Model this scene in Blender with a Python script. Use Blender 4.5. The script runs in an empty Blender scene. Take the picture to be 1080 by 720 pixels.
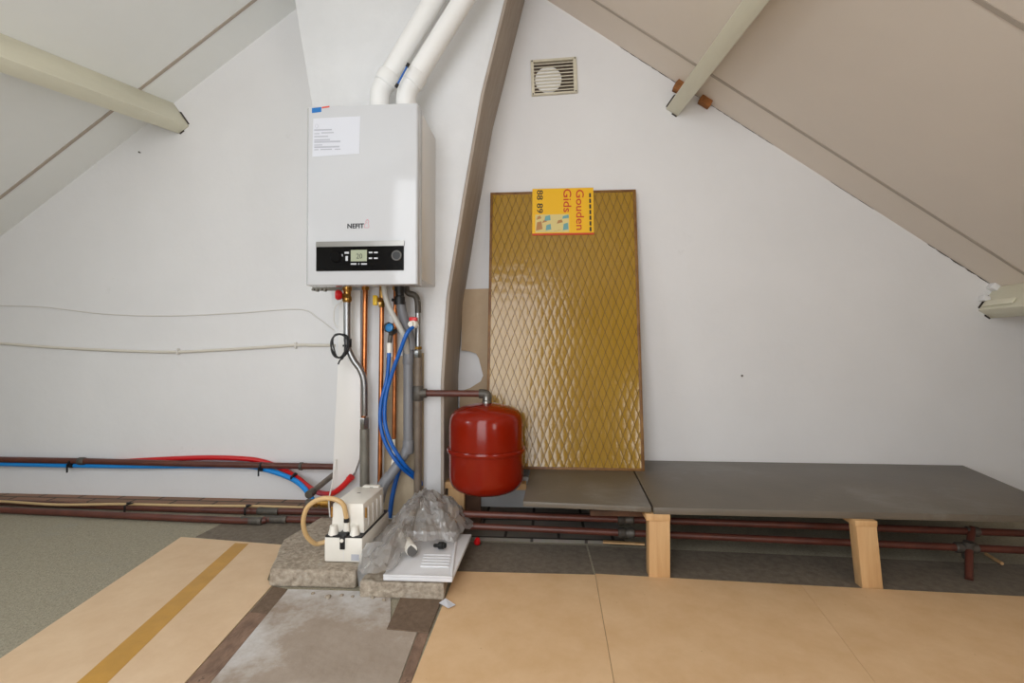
import bpy, bmesh, math, random
from mathutils import Vector, Matrix, noise
random.seed(7)
scene = bpy.context.scene
COL = scene.collection
# ------------------------------------------------------------------ camera
FPX = 520.0
TH = math.radians(4.0)
PITCH = math.atan(8 / FPX)
EYE = Vector((0, -2.35, 0.75))
cam_d = bpy.data.cameras.new('camera')
cam = bpy.data.objects.new('camera', cam_d)
COL.objects.link(cam)
cam_d.sensor_width = 36.0
cam_d.lens = FPX / 1080 * 36
cam_d.clip_start = 0.02
cam.location = EYE
cam.rotation_euler = (math.pi / 2 + PITCH, 0, TH)
scene.camera = cam
ROT = cam.rotation_euler.to_matrix()


def ray(px, py):
    return ROT @ Vector(((px - 540) / FPX, -(py - 360) / FPX, -1.0))


def P(px, py, Y=0.0):
    """photo pixel -> point on the vertical plane y = Y"""
    d = ray(px, py)
    return EYE + d * ((Y - EYE.y) / d.y)


def F(px, py, Z=0.0):
    """photo pixel -> point on the horizontal plane z = Z"""
    d = ray(px, py)
    return EYE + d * ((Z - EYE.z) / d.z)


# ------------------------------------------------------------------ materials
def lin(c):
    return tuple(((v / 255) / 12.92 if v <= 10 else (((v / 255) + 0.055) / 1.055) ** 2.4) for v in c) + (1.0,)


def mat(name, rgb, rough=0.6, metal=0.0, var=0.0, vscale=8.0, bump=0.0, bscale=60.0, coat=0.0, spec=0.5,
        rgb2=None, stretch=(1, 1, 1), dirt=None, dirt_scale=3.0, dirt_lo=0.55, dirt_hi=0.7, detail=6):
    m = bpy.data.materials.new(name)
    m.use_nodes = True
    nt = m.node_tree
    b = nt.nodes['Principled BSDF']
    b.inputs['Roughness'].default_value = rough
    b.inputs['Metallic'].default_value = metal
    b.inputs['Coat Weight'].default_value = coat
    b.inputs['Specular IOR Level'].default_value = spec
    b.inputs['Base Color'].default_value = lin(rgb)
    L = nt.links.new
    tc = nt.nodes.new('ShaderNodeTexCoord')
    mp = nt.nodes.new('ShaderNodeMapping')
    mp.inputs['Scale'].default_value = stretch
    L(tc.outputs['Object'], mp.inputs['Vector'])
    src = None
    if var or rgb2:
        n = nt.nodes.new('ShaderNodeTexNoise')
        n.inputs['Scale'].default_value = vscale
        n.inputs['Detail'].default_value = detail
        n.inputs['Roughness'].default_value = 0.65
        L(mp.outputs[0], n.inputs['Vector'])
        r = nt.nodes.new('ShaderNodeValToRGB')
        r.color_ramp.elements[0].position = 0.32
        r.color_ramp.elements[1].position = 0.68
        c2 = rgb2 or tuple(max(0, v * (1 - var)) for v in rgb)
        r.color_ramp.elements[0].color = lin(c2)
        r.color_ramp.elements[1].color = lin(rgb)
        L(n.outputs['Fac'], r.inputs['Fac'])
        src = r.outputs['Color']
    if dirt:
        n = nt.nodes.new('ShaderNodeTexNoise')
        n.inputs['Scale'].default_value = dirt_scale
        n.inputs['Detail'].default_value = 8
        n.inputs['Roughness'].default_value = 0.7
        L(tc.outputs['Object'], n.inputs['Vector'])
        r = nt.nodes.new('ShaderNodeMapRange')
        r.inputs['From Min'].default_value = dirt_lo
        r.inputs['From Max'].default_value = dirt_hi
        L(n.outputs['Fac'], r.inputs['Value'])
        mx = nt.nodes.new('ShaderNodeMix')
        mx.data_type = 'RGBA'
        L(r.outputs['Result'], mx.inputs['Factor'])
        if src:
            L(src, mx.inputs['A'])
        else:
            mx.inputs['A'].default_value = lin(rgb)
        mx.inputs['B'].default_value = lin(dirt)
        src = mx.outputs['Result']
    if src:
        L(src, b.inputs['Base Color'])
    if bump:
        n = nt.nodes.new('ShaderNodeTexNoise')
        n.inputs['Scale'].default_value = bscale
        n.inputs['Detail'].default_value = 5
        L(mp.outputs[0], n.inputs['Vector'])
        bp = nt.nodes.new('ShaderNodeBump')
        bp.inputs['Strength'].default_value = bump
        bp.inputs['Distance'].default_value = 0.01
        L(n.outputs['Fac'], bp.inputs['Height'])
        L(bp.outputs['Normal'], b.inputs['Normal'])
    return m


M = {}
M['plaster'] = mat('white_plaster', (226, 225, 225), 0.75, var=0.025, vscale=1.6, bump=0.25, bscale=9, dirt=(196, 194, 190), dirt_scale=2.2, dirt_lo=0.66, dirt_hi=0.8)
M['chimney'] = mat('whitewashed_chimney', (222, 223, 224), 0.75, var=0.04, vscale=3, bump=0.35, bscale=14)
M['old_chimney'] = mat('bare_chimney_render', (190, 174, 148), 0.85, rgb2=(168, 150, 124), vscale=5, bump=0.4, bscale=25)
M['ceiling_r'] = mat('shaded_ceiling_board', (222, 210, 197), 0.7, var=0.02, vscale=2, bump=0.05, bscale=20)  # same board as the left slope, its warm shade put into the colour
M['ceiling'] = mat('painted_ceiling_board', (232, 233, 230), 0.7, var=0.02, vscale=2, bump=0.05, bscale=20)  # left slope, its brighter light put into the colour
M['seam'] = mat('ceiling_seam', (172, 160, 147), 0.8)
M['beam'] = mat('cream_painted_beam', (226, 222, 200), 0.5, var=0.06, vscale=6, bump=0.2, bscale=14, stretch=(1, .2, 1), dirt=(150, 130, 95), dirt_scale=14, dirt_lo=0.72, dirt_hi=0.76)
M['rawwood'] = mat('raw_orange_timber', (176, 112, 58), 0.8, var=0.35, vscale=18)
M['gap'] = mat('dark_gap', (58, 48, 40), 0.9)
M['carpet'] = mat('grey_green_floor_covering', (166, 159, 138), 0.95, rgb2=(138, 130, 112), vscale=120, bump=0.5, bscale=220, dirt=(150, 146, 132), dirt_scale=6, dirt_lo=0.55, dirt_hi=0.8)
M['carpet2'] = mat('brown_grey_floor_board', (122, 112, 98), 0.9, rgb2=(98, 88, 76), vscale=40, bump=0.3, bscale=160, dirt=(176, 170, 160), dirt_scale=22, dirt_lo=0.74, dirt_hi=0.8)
M['paper'] = mat('tan_hardboard', (219, 185, 144), 0.7, rgb2=(207, 170, 126), vscale=8, bump=0.06, bscale=40, dirt=(140, 98, 58), dirt_scale=24, dirt_lo=0.67, dirt_hi=0.72)
M['paperL'] = mat('pale_tan_hardboard', (216, 188, 154), 0.7, rgb2=(205, 174, 139), vscale=8, bump=0.06, bscale=40, dirt=(160, 122, 84), dirt_scale=18, dirt_lo=0.68, dirt_hi=0.74)
M['tape'] = mat('mustard_tape', (196, 146, 58), 0.45, var=0.1, vscale=10)
M['subfloor'] = mat('dusty_subfloor', (172, 158, 144), 0.85, rgb2=(148, 133, 118), vscale=5, bump=0.15, bscale=60)
M['brownsq'] = mat('brown_fibre_board', (118, 98, 80), 0.9, rgb2=(96, 78, 62), vscale=60, bump=0.2, bscale=150)
M['concrete'] = mat('weathered_concrete', (182, 170, 153), 0.95, rgb2=(134, 121, 105), vscale=60, bump=0.8, bscale=70, dirt=(182, 176, 166), dirt_scale=7, dirt_lo=0.58, dirt_hi=0.74)
M['white_metal'] = mat('white_enamel', (196, 197, 199), 0.10, coat=0.0, spec=0.4)
M['white_side'] = mat('white_sheet_metal', (222, 220, 217), 0.35)
M['white_plastic'] = mat('white_plastic', (232, 228, 218), 0.35, var=0.03, vscale=10)
M['pvc_white'] = mat('white_flue', (230, 230, 228), 0.4)
M['black_gloss'] = mat('black_gloss', (7, 7, 8), 0.12, spec=0.2)
M['black'] = mat('black_plastic', (18, 18, 19), 0.45)
M['rubber'] = mat('black_cable_sheath', (22, 22, 24), 0.45)
M['steel'] = mat('brushed_steel', (158, 156, 152), 0.32, metal=1.0)
M['silver'] = mat('silver_pipe', (150, 150, 150), 0.34, metal=1.0)
M['galv'] = mat('grey_steel_stub', (128, 124, 114), 0.55, metal=0.3, var=0.15, vscale=20)
M['copper'] = mat('copper', (206, 128, 78), 0.28, metal=1.0, var=0.2, vscale=20)
M['brass'] = mat('brass', (196, 152, 82), 0.28, metal=1.0, var=0.15, vscale=30)
M['pipe_brown'] = mat('red_brown_pipe_paint', (98, 53, 41), 0.42, rgb2=(78, 42, 34), vscale=14, bump=0.1, bscale=40)
M['pipe_grey'] = mat('dull_grey_fitting', (96, 90, 82), 0.5, metal=0.3, var=0.3, vscale=30)
M['pipe_dull'] = mat('dull_brown_steel', (120, 106, 92), 0.5, var=0.2, vscale=16)
M['pvc_grey'] = mat('grey_pvc', (120, 121, 125), 0.4)
M['hose_grey'] = mat('pale_grey_hose', (186, 184, 178), 0.45)
M['blue_hose'] = mat('blue_hose', (5, 92, 180), 0.35, var=0.1, vscale=20)
M['blue_pipe'] = mat('light_blue_pipe', (30, 138, 218), 0.35)
M['red_pipe'] = mat('red_pipe', (196, 22, 26), 0.35)
M['red'] = mat('red_plastic', (206, 22, 28), 0.35)
M['yellow'] = mat('yellow_plastic', (226, 184, 20), 0.4)
M['blue_knob'] = mat('blue_knob', (28, 116, 176), 0.4)
M['tank'] = mat('red_enamel', (132, 24, 2), 0.16, coat=0.0, spec=0.35, var=0.10, vscale=4)
M['wood'] = mat('sawn_pine', (208, 170, 122), 0.65, rgb2=(192, 150, 102), vscale=7, stretch=(6, 6, .5), bump=0.15, bscale=25)
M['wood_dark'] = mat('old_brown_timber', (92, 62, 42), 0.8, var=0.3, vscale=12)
M['bench'] = mat('dark_grey_board', (106, 98, 87), 0.42, rgb2=(95, 88, 78), vscale=3, bump=0.05, bscale=60, dirt=(120, 116, 109), dirt_scale=2.0, dirt_lo=0.55, dirt_hi=0.7)
M['bench_lt'] = mat('light_grey_board', (150, 150, 150), 0.5, var=0.06, vscale=4)
M['offcut'] = mat('bare_brown_hardboard', (186, 164, 136), 0.8, rgb2=(174, 150, 122), vscale=5)
M['post'] = mat('weathered_whitewashed_timber', (172, 160, 148), 0.8, rgb2=(154, 142, 130), vscale=9, stretch=(3, 3, .35), bump=0.25, bscale=16, dirt=(110, 96, 84), dirt_scale=9, dirt_lo=0.72, dirt_hi=0.78)
M['tan_tube'] = mat('tan_tube', (206, 172, 122), 0.4)
M['tan_cable'] = mat('beige_tube', (190, 162, 118), 0.45)
M['white_cable'] = mat('white_cable', (214, 210, 204), 0.5)
M['cond_cable'] = mat('cream_cable', (212, 206, 194), 0.5)
M['paper_white'] = mat('white_paper', (208, 210, 217), 0.6)
M['ink'] = mat('grey_print', (176, 178, 186), 0.7)
M['ink_black'] = mat('black_print', (28, 28, 32), 0.6)
M['logo_red'] = mat('faint_red_print', (206, 150, 160), 0.6)
M['sticker_blue'] = mat('blue_sticker', (28, 110, 180), 0.5)
M['sticker_red'] = mat('red_sticker', (214, 84, 70), 0.5)
M['sticker_yel'] = mat('yellow_sticker', (236, 182, 20), 0.5)
M['sticker_ink'] = mat('red_sticker_print', (196, 62, 30), 0.5)
M['teal'] = mat('teal_print', (110, 160, 160), 0.5)
M['pale_print'] = mat('pale_print', (214, 196, 130), 0.5)
M['brown_print'] = mat('brown_print', (178, 128, 76), 0.5)
M['lcd'] = mat('lcd_screen', (158, 164, 140), 0.3)
M['lcd_ink'] = mat('lcd_print', (62, 68, 58), 0.4)
M['panel_ink'] = mat('pale_panel_print', (190, 192, 196), 0.5)
M['vent'] = mat('aged_cream_plastic', (216, 208, 186), 0.5, var=0.08, vscale=20, dirt=(176, 150, 104), dirt_scale=30, dirt_lo=0.68, dirt_hi=0.76)
M['vent_back'] = mat('brown_duct', (108, 92, 78), 0.7, var=0.3, vscale=30)
M['vent_disc'] = mat('bright_duct_cap', (238, 236, 232), 0.4)
M['seal'] = mat('brown_edge_sealant', (96, 56, 18), 0.5, rgb2=(140, 100, 44), vscale=16, bump=0.3, bscale=30)
M['wire'] = mat('dark_wire', (112, 84, 28), 0.6, spec=.2)
M['tray'] = mat('white_polystyrene', (222, 222, 224), 0.6, var=0.03, vscale=12)
M['grey_rub'] = mat('grey_rubber', (96, 94, 92), 0.5)
M['rear'] = mat('rear_wall_paint', (236, 231, 224), 0.8)


def brick_mat(name, c1, c2, mortar, sc=1.0):
    m = bpy.data.materials.new(name)
    m.use_nodes = True
    nt = m.node_tree
    b = nt.nodes['Principled BSDF']
    b.inputs['Roughness'].default_value = 0.9
    tc = nt.nodes.new('ShaderNodeTexCoord')
    br = nt.nodes.new('ShaderNodeTexBrick')
    br.inputs['Color1'].default_value = lin(c1)
    br.inputs['Color2'].default_value = lin(c2)
    br.inputs['Mortar'].default_value = lin(mortar)
    br.inputs['Scale'].default_value = sc
    br.inputs['Mortar Size'].default_value = 0.006
    br.inputs['Brick Width'].default_value = 0.21
    br.inputs['Row Height'].default_value = 0.10
    nt.links.new(tc.outputs['Object'], br.inputs['Vector'])
    n = nt.nodes.new('ShaderNodeTexNoise')
    n.inputs['Scale'].default_value = 30
    mx = nt.nodes.new('ShaderNodeMix')
    mx.data_type = 'RGBA'
    mx.blend_type = 'MULTIPLY'
    mx.inputs['Factor'].default_value = 0.2
    nt.links.new(tc.outputs['Object'], n.inputs['Vector'])
    nt.links.new(br.outputs['Color'], mx.inputs['A'])
    nt.links.new(n.outputs['Color'], mx.inputs['B'])
    nt.links.new(mx.outputs['Result'], b.inputs['Base Color'])
    return m


M['rubble'] = mat('worn_brown_brick', (150, 122, 102), 0.95, rgb2=(98, 76, 62), vscale=22, bump=0.8, bscale=40, stretch=(1, .5, 1), dirt=(58, 46, 38), dirt_scale=18, dirt_lo=0.6, dirt_hi=0.66)


def dust(m):
    nt = m.node_tree
    L = nt.links.new
    b = nt.nodes['Principled BSDF']
    src = b.inputs['Base Color'].links[0].from_socket
    tc = nt.nodes.new('ShaderNodeTexCoord')
    sx = nt.nodes.new('ShaderNodeSeparateXYZ')
    L(tc.outputs['Object'], sx.inputs[0])
    n = nt.nodes.new('ShaderNodeTexNoise')
    n.inputs['Scale'].default_value = 5
    n.inputs['Detail'].default_value = 9
    n.inputs['Roughness'].default_value = .7
    L(tc.outputs['Object'], n.inputs['Vector'])
    def mth(op, a, b_):
        k = nt.nodes.new('ShaderNodeMath')
        k.operation = op
        for i, v in enumerate((a, b_)):
            if isinstance(v, (int, float)):
                k.inputs[i].default_value = v
            else:
                L(v, k.inputs[i])
        return k.outputs[0]
    # thick near the far end and down the left edge, fading with a ragged rim
    far = mth('MULTIPLY', mth('SUBTRACT', sx.outputs['Y'], DUST_Y), 2.6)
    left = mth('MULTIPLY', mth('SUBTRACT', DUST_X, sx.outputs['X']), 2.0)
    g = mth('MAXIMUM', far, left)
    v = mth('ADD', mth('MULTIPLY', g, 1.0), mth('MULTIPLY', mth('SUBTRACT', n.outputs['Fac'], .5), 2.2))
    r = nt.nodes.new('ShaderNodeMapRange')
    r.inputs['From Min'].default_value = -.05
    r.inputs['From Max'].default_value = .45
    r.inputs['To Max'].default_value = .8
    L(v, r.inputs['Value'])
    mx = nt.nodes.new('ShaderNodeMix')
    mx.data_type = 'RGBA'
    L(r.outputs['Result'], mx.inputs['Factor'])
    L(src, mx.inputs['A'])
    mx.inputs['B'].default_value = lin((204, 203, 202))
    L(mx.outputs['Result'], b.inputs['Base Color'])


M['brick'] = brick_mat('worn_red_brick', (158, 120, 96), (140, 112, 92), (84, 72, 62))
M['brick_grey'] = brick_mat('grey_washed_brick', (138, 132, 124), (124, 116, 106), (60, 54, 48))


def amber_mat():
    m = mat('amber_wired_glass', (150, 114, 30), 0.10, spec=0.6, coat=0.0)
    nt = m.node_tree
    b = nt.nodes['Principled BSDF']
    L = nt.links.new
    b.inputs['IOR'].default_value = 1.5
    b.inputs['Roughness'].default_value = 0.17
    tc = nt.nodes.new('ShaderNodeTexCoord')
    w = nt.nodes.new('ShaderNodeTexNoise')
    w.inputs['Scale'].default_value = 26
    w.inputs['Detail'].default_value = 2
    L(tc.outputs['Object'], w.inputs['Vector'])
    bp = nt.nodes.new('ShaderNodeBump')
    bp.inputs['Strength'].default_value = 0.30
    bp.inputs['Distance'].default_value = 0.004
    L(w.outputs['Fac'], bp.inputs['Height'])
    # pillowed face between the wires
    sx = nt.nodes.new('ShaderNodeSeparateXYZ')
    L(tc.outputs['Object'], sx.inputs[0])

    def mth(op, a, c=0.0):
        k = nt.nodes.new('ShaderNodeMath')
        k.operation = op
        for i, v in enumerate((a, c)):
            if isinstance(v, (int, float)):
                k.inputs[i].default_value = v
            else:
                L(v, k.inputs[i])
        return k.outputs[0]
    uu = mth('MULTIPLY', sx.outputs['X'], math.pi * 20 / .675)
    vv = mth('MULTIPLY', mth('SUBTRACT', sx.outputs['Z'], .0099), math.pi * 14 / 1.257)
    hh = mth('ABSOLUTE', mth('MULTIPLY', mth('SINE', mth('ADD', uu, vv)), mth('SINE', mth('SUBTRACT', uu, vv))))
    bq = nt.nodes.new('ShaderNodeBump')
    bq.inputs['Strength'].default_value = .28
    bq.inputs['Distance'].default_value = .0014
    L(hh, bq.inputs['Height'])
    L(bp.outputs['Normal'], bq.inputs['Normal'])
    L(bq.outputs['Normal'], b.inputs['Normal'])
    n2 = nt.nodes.new('ShaderNodeTexNoise')
    n2.inputs['Scale'].default_value = 3
    r = nt.nodes.new('ShaderNodeValToRGB')
    r.color_ramp.elements[0].color = lin((148, 110, 22))
    r.color_ramp.elements[1].color = lin((164, 128, 38))
    L(tc.outputs['Object'], n2.inputs['Vector'])
    L(n2.outputs['Fac'], r.inputs['Fac'])
    L(r.outputs['Color'], b.inputs['Base Color'])
    return m


M['amber'] = amber_mat()


def film_mat(name, body, tint):
    m = bpy.data.materials.new(name)
    m.use_nodes = True
    nt = m.node_tree
    nt.nodes.clear()
    L = nt.links.new
    out = nt.nodes.new('ShaderNodeOutputMaterial')
    tr = nt.nodes.new('ShaderNodeBsdfTransparent')
    tr.inputs['Color'].default_value = (0.97, 0.97, 0.97, 1)
    gl = nt.nodes.new('ShaderNodeBsdfGlossy')
    gl.inputs['Roughness'].default_value = 0.08
    gl.inputs['Color'].default_value = (1, 1, 1, 1)
    df = nt.nodes.new('ShaderNodeBsdfDiffuse')
    df.inputs['Color'].default_value = tint
    tl = nt.nodes.new('ShaderNodeBsdfTranslucent')
    tl.inputs['Color'].default_value = tint
    md = nt.nodes.new('ShaderNodeMixShader')
    md.inputs[0].default_value = 0.45
    L(df.outputs[0], md.inputs[1])
    L(tl.outputs[0], md.inputs[2])
    fr = nt.nodes.new('ShaderNodeFresnel')
    fr.inputs['IOR'].default_value = 1.5
    m1 = nt.nodes.new('ShaderNodeMixShader')
    m1.inputs[0].default_value = body
    L(tr.outputs[0], m1.inputs[1])
    L(md.outputs[0], m1.inputs[2])
    m2 = nt.nodes.new('ShaderNodeMixShader')
    L(fr.outputs[0], m2.inputs[0])
    L(m1.outputs[0], m2.inputs[1])
    L(gl.outputs[0], m2.inputs[2])
    L(m2.outputs[0], out.inputs[0])
    return m


M['film'] = film_mat('clear_plastic_film', .36, (.84, .81, .78, 1))
M['film_milky'] = film_mat('milky_plastic_film', .42, (.84, .84, .84, 1))


# ------------------------------------------------------------------ mesh helpers
def catmull(pts, sub=6):
    pts = [Vector(p) for p in pts]
    if len(pts) < 3:
        return pts
    out = []
    n = len(pts)
    for i in range(n - 1):
        p0 = pts[i - 1] if i else pts[0] * 2 - pts[1]
        p1, p2 = pts[i], pts[i + 1]
        p3 = pts[i + 2] if i + 2 < n else pts[-1] * 2 - pts[-2]
        for k in range(sub):
            t = k / sub
            out.append(0.5 * ((2 * p1) + (p2 - p0) * t + (2 * p0 - 5 * p1 + 4 * p2 - p3) * t * t + (3 * p1 - p0 - 3 * p2 + p3) * t ** 3))
    out.append(pts[-1])
    return out


def elbowed(pts, r=0.03, n=5):
    """polyline with rounded corners"""
    pts = [Vector(p) for p in pts]
    out = [pts[0]]
    for i in range(1, len(pts) - 1):
        a, b, c = pts[i - 1], pts[i], pts[i + 1]
        d1, d2 = (a - b), (c - b)
        k = min(r, d1.length * 0.45, d2.length * 0.45)
        p, q = b + d1.normalized() * k, b + d2.normalized() * k
        for j in range(n + 1):
            t = j / n
            out.append((1 - t) ** 2 * p + 2 * t * (1 - t) * b + t * t * q)
    out.append(pts[-1])
    return out


class MB:
    def __init__(self):
        self.bm = bmesh.new()

    def box(self, x0, x1, y0, y1, z0, z1, bev=0.0, seg=2):
        g = bmesh.ops.create_cube(self.bm, size=1.0)
        vs = g['verts']
        for v in vs:
            v.co = Vector(((x0 + x1) / 2 + v.co.x * (x1 - x0), (y0 + y1) / 2 + v.co.y * (y1 - y0), (z0 + z1) / 2 + v.co.z * (z1 - z0)))
        if bev:
            es = list({e for v in vs for e in v.link_edges})
            bmesh.ops.bevel(self.bm, geom=es, offset=bev, segments=seg, affect='EDGES', profile=0.5)
        return self

    def prism(self, poly, ext, bev=0.0):
        """poly: list of 3D points (planar), extruded by ext"""
        ext = Vector(ext)
        a = [self.bm.verts.new(Vector(p)) for p in poly]
        b = [self.bm.verts.new(Vector(p) + ext) for p in poly]
        n = len(poly)
        fs = [self.bm.faces.new(a[::-1]), self.bm.faces.new(b)]
        for i in range(n):
            j = (i + 1) % n
            fs.append(self.bm.faces.new((a[i], a[j], b[j], b[i])))
        bmesh.ops.recalc_face_normals(self.bm, faces=fs)
        if bev:
            es = list({e for v in a + b for e in v.link_edges})
            bmesh.ops.bevel(self.bm, geom=es, offset=bev, segments=2, affect='EDGES', profile=0.5)
        return self

    def tube(self, pts, r, n=12, cap=True):
        pts = [Vector(p) for p in pts]
        rr = r if isinstance(r, (list, tuple)) else [r] * len(pts)
        t0 = (pts[1] - pts[0]).normalized()
        up = Vector((0, 0, 1)) if abs(t0.z) < 0.9 else Vector((1, 0, 0))
        nrm = (up - t0 * up.dot(t0)).normalized()
        rings = []
        for i, p in enumerate(pts):
            if i == 0:
                t = t0
            elif i == len(pts) - 1:
                t = (pts[i] - pts[i - 1]).normalized()
            else:
                t = ((pts[i + 1] - p).normalized() + (p - pts[i - 1]).normalized())
                t = t.normalized() if t.length > 1e-6 else (pts[i + 1] - p).normalized()
            nrm = (nrm - t * nrm.dot(t))
            nrm = nrm.normalized() if nrm.length > 1e-6 else t.orthogonal().normalized()
            bn = t.cross(nrm)
            rings.append([self.bm.verts.new(p + (nrm * math.cos(2 * math.pi * k / n) + bn * math.sin(2 * math.pi * k / n)) * rr[i]) for k in range(n)])
        for a, b in zip(rings, rings[1:]):
            for k in range(n):
                self.bm.faces.new((a[k], a[(k + 1) % n], b[(k + 1) % n], b[k]))
        if cap:
            self.bm.faces.new(rings[0][::-1])
            self.bm.faces.new(rings[-1])
        return self

    def lathe(self, base, axis, prof, n=24):
        """prof: [(radius, height along axis)]"""
        axis = Vector(axis).normalized()
        u = axis.orthogonal().normalized()
        w = axis.cross(u)
        base = Vector(base)
        rings = []
        for r, h in prof:
            c = base + axis * h
            if r < 1e-5:
                rings.append([self.bm.verts.new(c)])
            else:
                rings.append([self.bm.verts.new(c + (u * math.cos(2 * math.pi * k / n) + w * math.sin(2 * math.pi * k / n)) * r) for k in range(n)])
        for a, b in zip(rings, rings[1:]):
            for k in range(n):
                k2 = (k + 1) % n
                if len(a) == 1 and len(b) == 1:
                    continue
                if len(a) == 1:
                    self.bm.faces.new((a[0], b[k2], b[k]))
                elif len(b) == 1:
                    self.bm.faces.new((a[k], a[k2], b[0]))
                else:
                    self.bm.faces.new((a[k], a[k2], b[k2], b[k]))
        if len(rings[0]) > 1:
            self.bm.faces.new(rings[0][::-1])
        if len(rings[-1]) > 1:
            self.bm.faces.new(rings[-1])
        return self

    def quad(self, a, b, c, d):
        self.bm.faces.new([self.bm.verts.new(Vector(p)) for p in (a, b, c, d)])
        return self


WL = {}


def link_mesh(name, me, material, parent, base):
    o = bpy.data.objects.new(name, me)
    COL.objects.link(o)
    if material:
        me.materials.append(M[material] if isinstance(material, str) else material)
    vs = [v.co.copy() for v in me.vertices]
    lo = Vector([min(v[i] for v in vs) for i in range(3)])
    hi = Vector([max(v[i] for v in vs) for i in range(3)])
    c = (lo + hi) / 2
    if base:
        c.z = lo.z
    me.transform(Matrix.Translation(-c))
    if parent:
        o.parent = parent
        o.location = c - WL[parent.name]
    else:
        o.location = c
    WL[o.name] = c
    return o


def obj(name, mb, material, parent=None, smooth=True, angle=0.7):
    me = bpy.data.meshes.new(name)
    bmesh.ops.recalc_face_normals(mb.bm, faces=mb.bm.faces[:])
    mb.bm.to_mesh(me)
    mb.bm.free()
    if smooth:
        me.polygons.foreach_set('use_smooth', [True] * len(me.polygons))
        me.set_sharp_from_angle(angle=angle)
    return link_mesh(name, me, material, parent, parent is None)


def tag(o, label, cat, group=None, kind=None):
    o['label'] = label
    o['category'] = cat
    if group:
        o['group'] = group
    if kind:
        o['kind'] = kind
    return o


def thing(name, label, cat, loc, group=None):
    o = bpy.data.objects.new(name, None)
    o.empty_display_size = 0.05
    COL.objects.link(o)
    o.location = loc
    WL[o.name] = Vector(loc)
    return tag(o, label, cat, group)


def struct(name, mb, material, label=None, cat=None, smooth=True, parent=None):
    o = obj(name, mb, material, parent, smooth)
    if parent is None:
        o['kind'] = 'structure'
        if label:
            o['label'] = label
        if cat:
            o['category'] = cat
    return o


def lettering(s, center, width, height, material, parent, right=Vector((1, 0, 0)), up=Vector((0, 0, 1)), depth=0.0006, name='lettering', bold=0.0):
    """flat raised letters; right/up span the face they stand on"""
    cu = bpy.data.curves.new('letters', 'FONT')
    cu.body = s
    cu.size = 1.0
    cu.offset = bold
    cu.resolution_u = 3
    tmp = bpy.data.objects.new('letters', cu)
    COL.objects.link(tmp)
    dg = bpy.context.evaluated_depsgraph_get()
    me = bpy.data.meshes.new_from_object(tmp.evaluated_get(dg))
    bpy.data.objects.remove(tmp)
    bpy.data.curves.remove(cu)
    xs = [v.co.x for v in me.vertices]
    ys = [v.co.y for v in me.vertices]
    x0, x1, y0, y1 = min(xs), max(xs), min(ys), max(ys)
    right, up = right.normalized(), up.normalized()
    nrm = right.cross(up)
    for v in me.vertices:
        a = ((v.co.x - x0) / (x1 - x0) - 0.5) * width
        b = ((v.co.y - y0) / (y1 - y0) - 0.5) * height
        v.co = Vector(center) + right * a + up * b + nrm * depth
    me.name = name
    return link_mesh(name, me, material, parent, False)


def plate(px0, py0, px1, py1, Y, th):
    """thin upright plate from two photo corners on plane Y, thickness towards the room"""
    a = P(px0, (py0 + py1) / 2, Y)
    b = P(px1, (py0 + py1) / 2, Y)
    t = P((px0 + px1) / 2, py0, Y)
    d = P((px0 + px1) / 2, py1, Y)
    return MB().box(a.x, b.x, Y - th, Y, d.z, t.z)


# ------------------------------------------------------------------ the setting
APX = Vector((-0.636, 0, 2.874))
SL, SR = 0.708, 0.699                 # roof slopes left / right
YB = -2.85                             # rear gable
XL, XR = APX.x - APX.z / SL, APX.x + APX.z / SR
T = 0.06


def zl(x): return APX.z + SL * (x - APX.x)
def zr(x): return APX.z - SR * (x - APX.x)


# front gable wall, bare shape
w = MB()
w.prism([(XL, 0, -0.05), (XR, 0, -0.05), (XR, 0, 0.0), (APX.x, 0, APX.z), (XL, 0, 0.0)], (0, 0.12, 0))
struct('wall_back', w, 'plaster', smooth=False)
# floor
struct('floor', MB().box(XL, XR, YB - 0.12, 0.12, -0.06, 0.0), 'carpet', smooth=False)
# ceilings (sloping), the left one with a roof window behind the camera
nl = Vector((SL, 0, -1)).normalized()   # inward normals
nr = Vector((-SR, 0, -1)).normalized()


def roof_slab(mb, x0, x1, y0, y1, zf, nrm):
    mb.prism([(x0, y0, zf(x0)), (x1, y0, zf(x1)), (x1, y1, zf(x1)), (x0, y1, zf(x0))], -nrm * T)


SKX0, SKX1, SKY0, SKY1 = -3.05, -2.45, -2.75, -1.95
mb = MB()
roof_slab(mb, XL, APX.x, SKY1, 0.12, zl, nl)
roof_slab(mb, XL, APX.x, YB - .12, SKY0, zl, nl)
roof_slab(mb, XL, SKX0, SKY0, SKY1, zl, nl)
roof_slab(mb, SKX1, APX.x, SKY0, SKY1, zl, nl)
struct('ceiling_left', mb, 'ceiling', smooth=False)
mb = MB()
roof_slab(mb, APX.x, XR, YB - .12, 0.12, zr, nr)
struct('ceiling_right', mb, 'ceiling_r', smooth=False)
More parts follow.
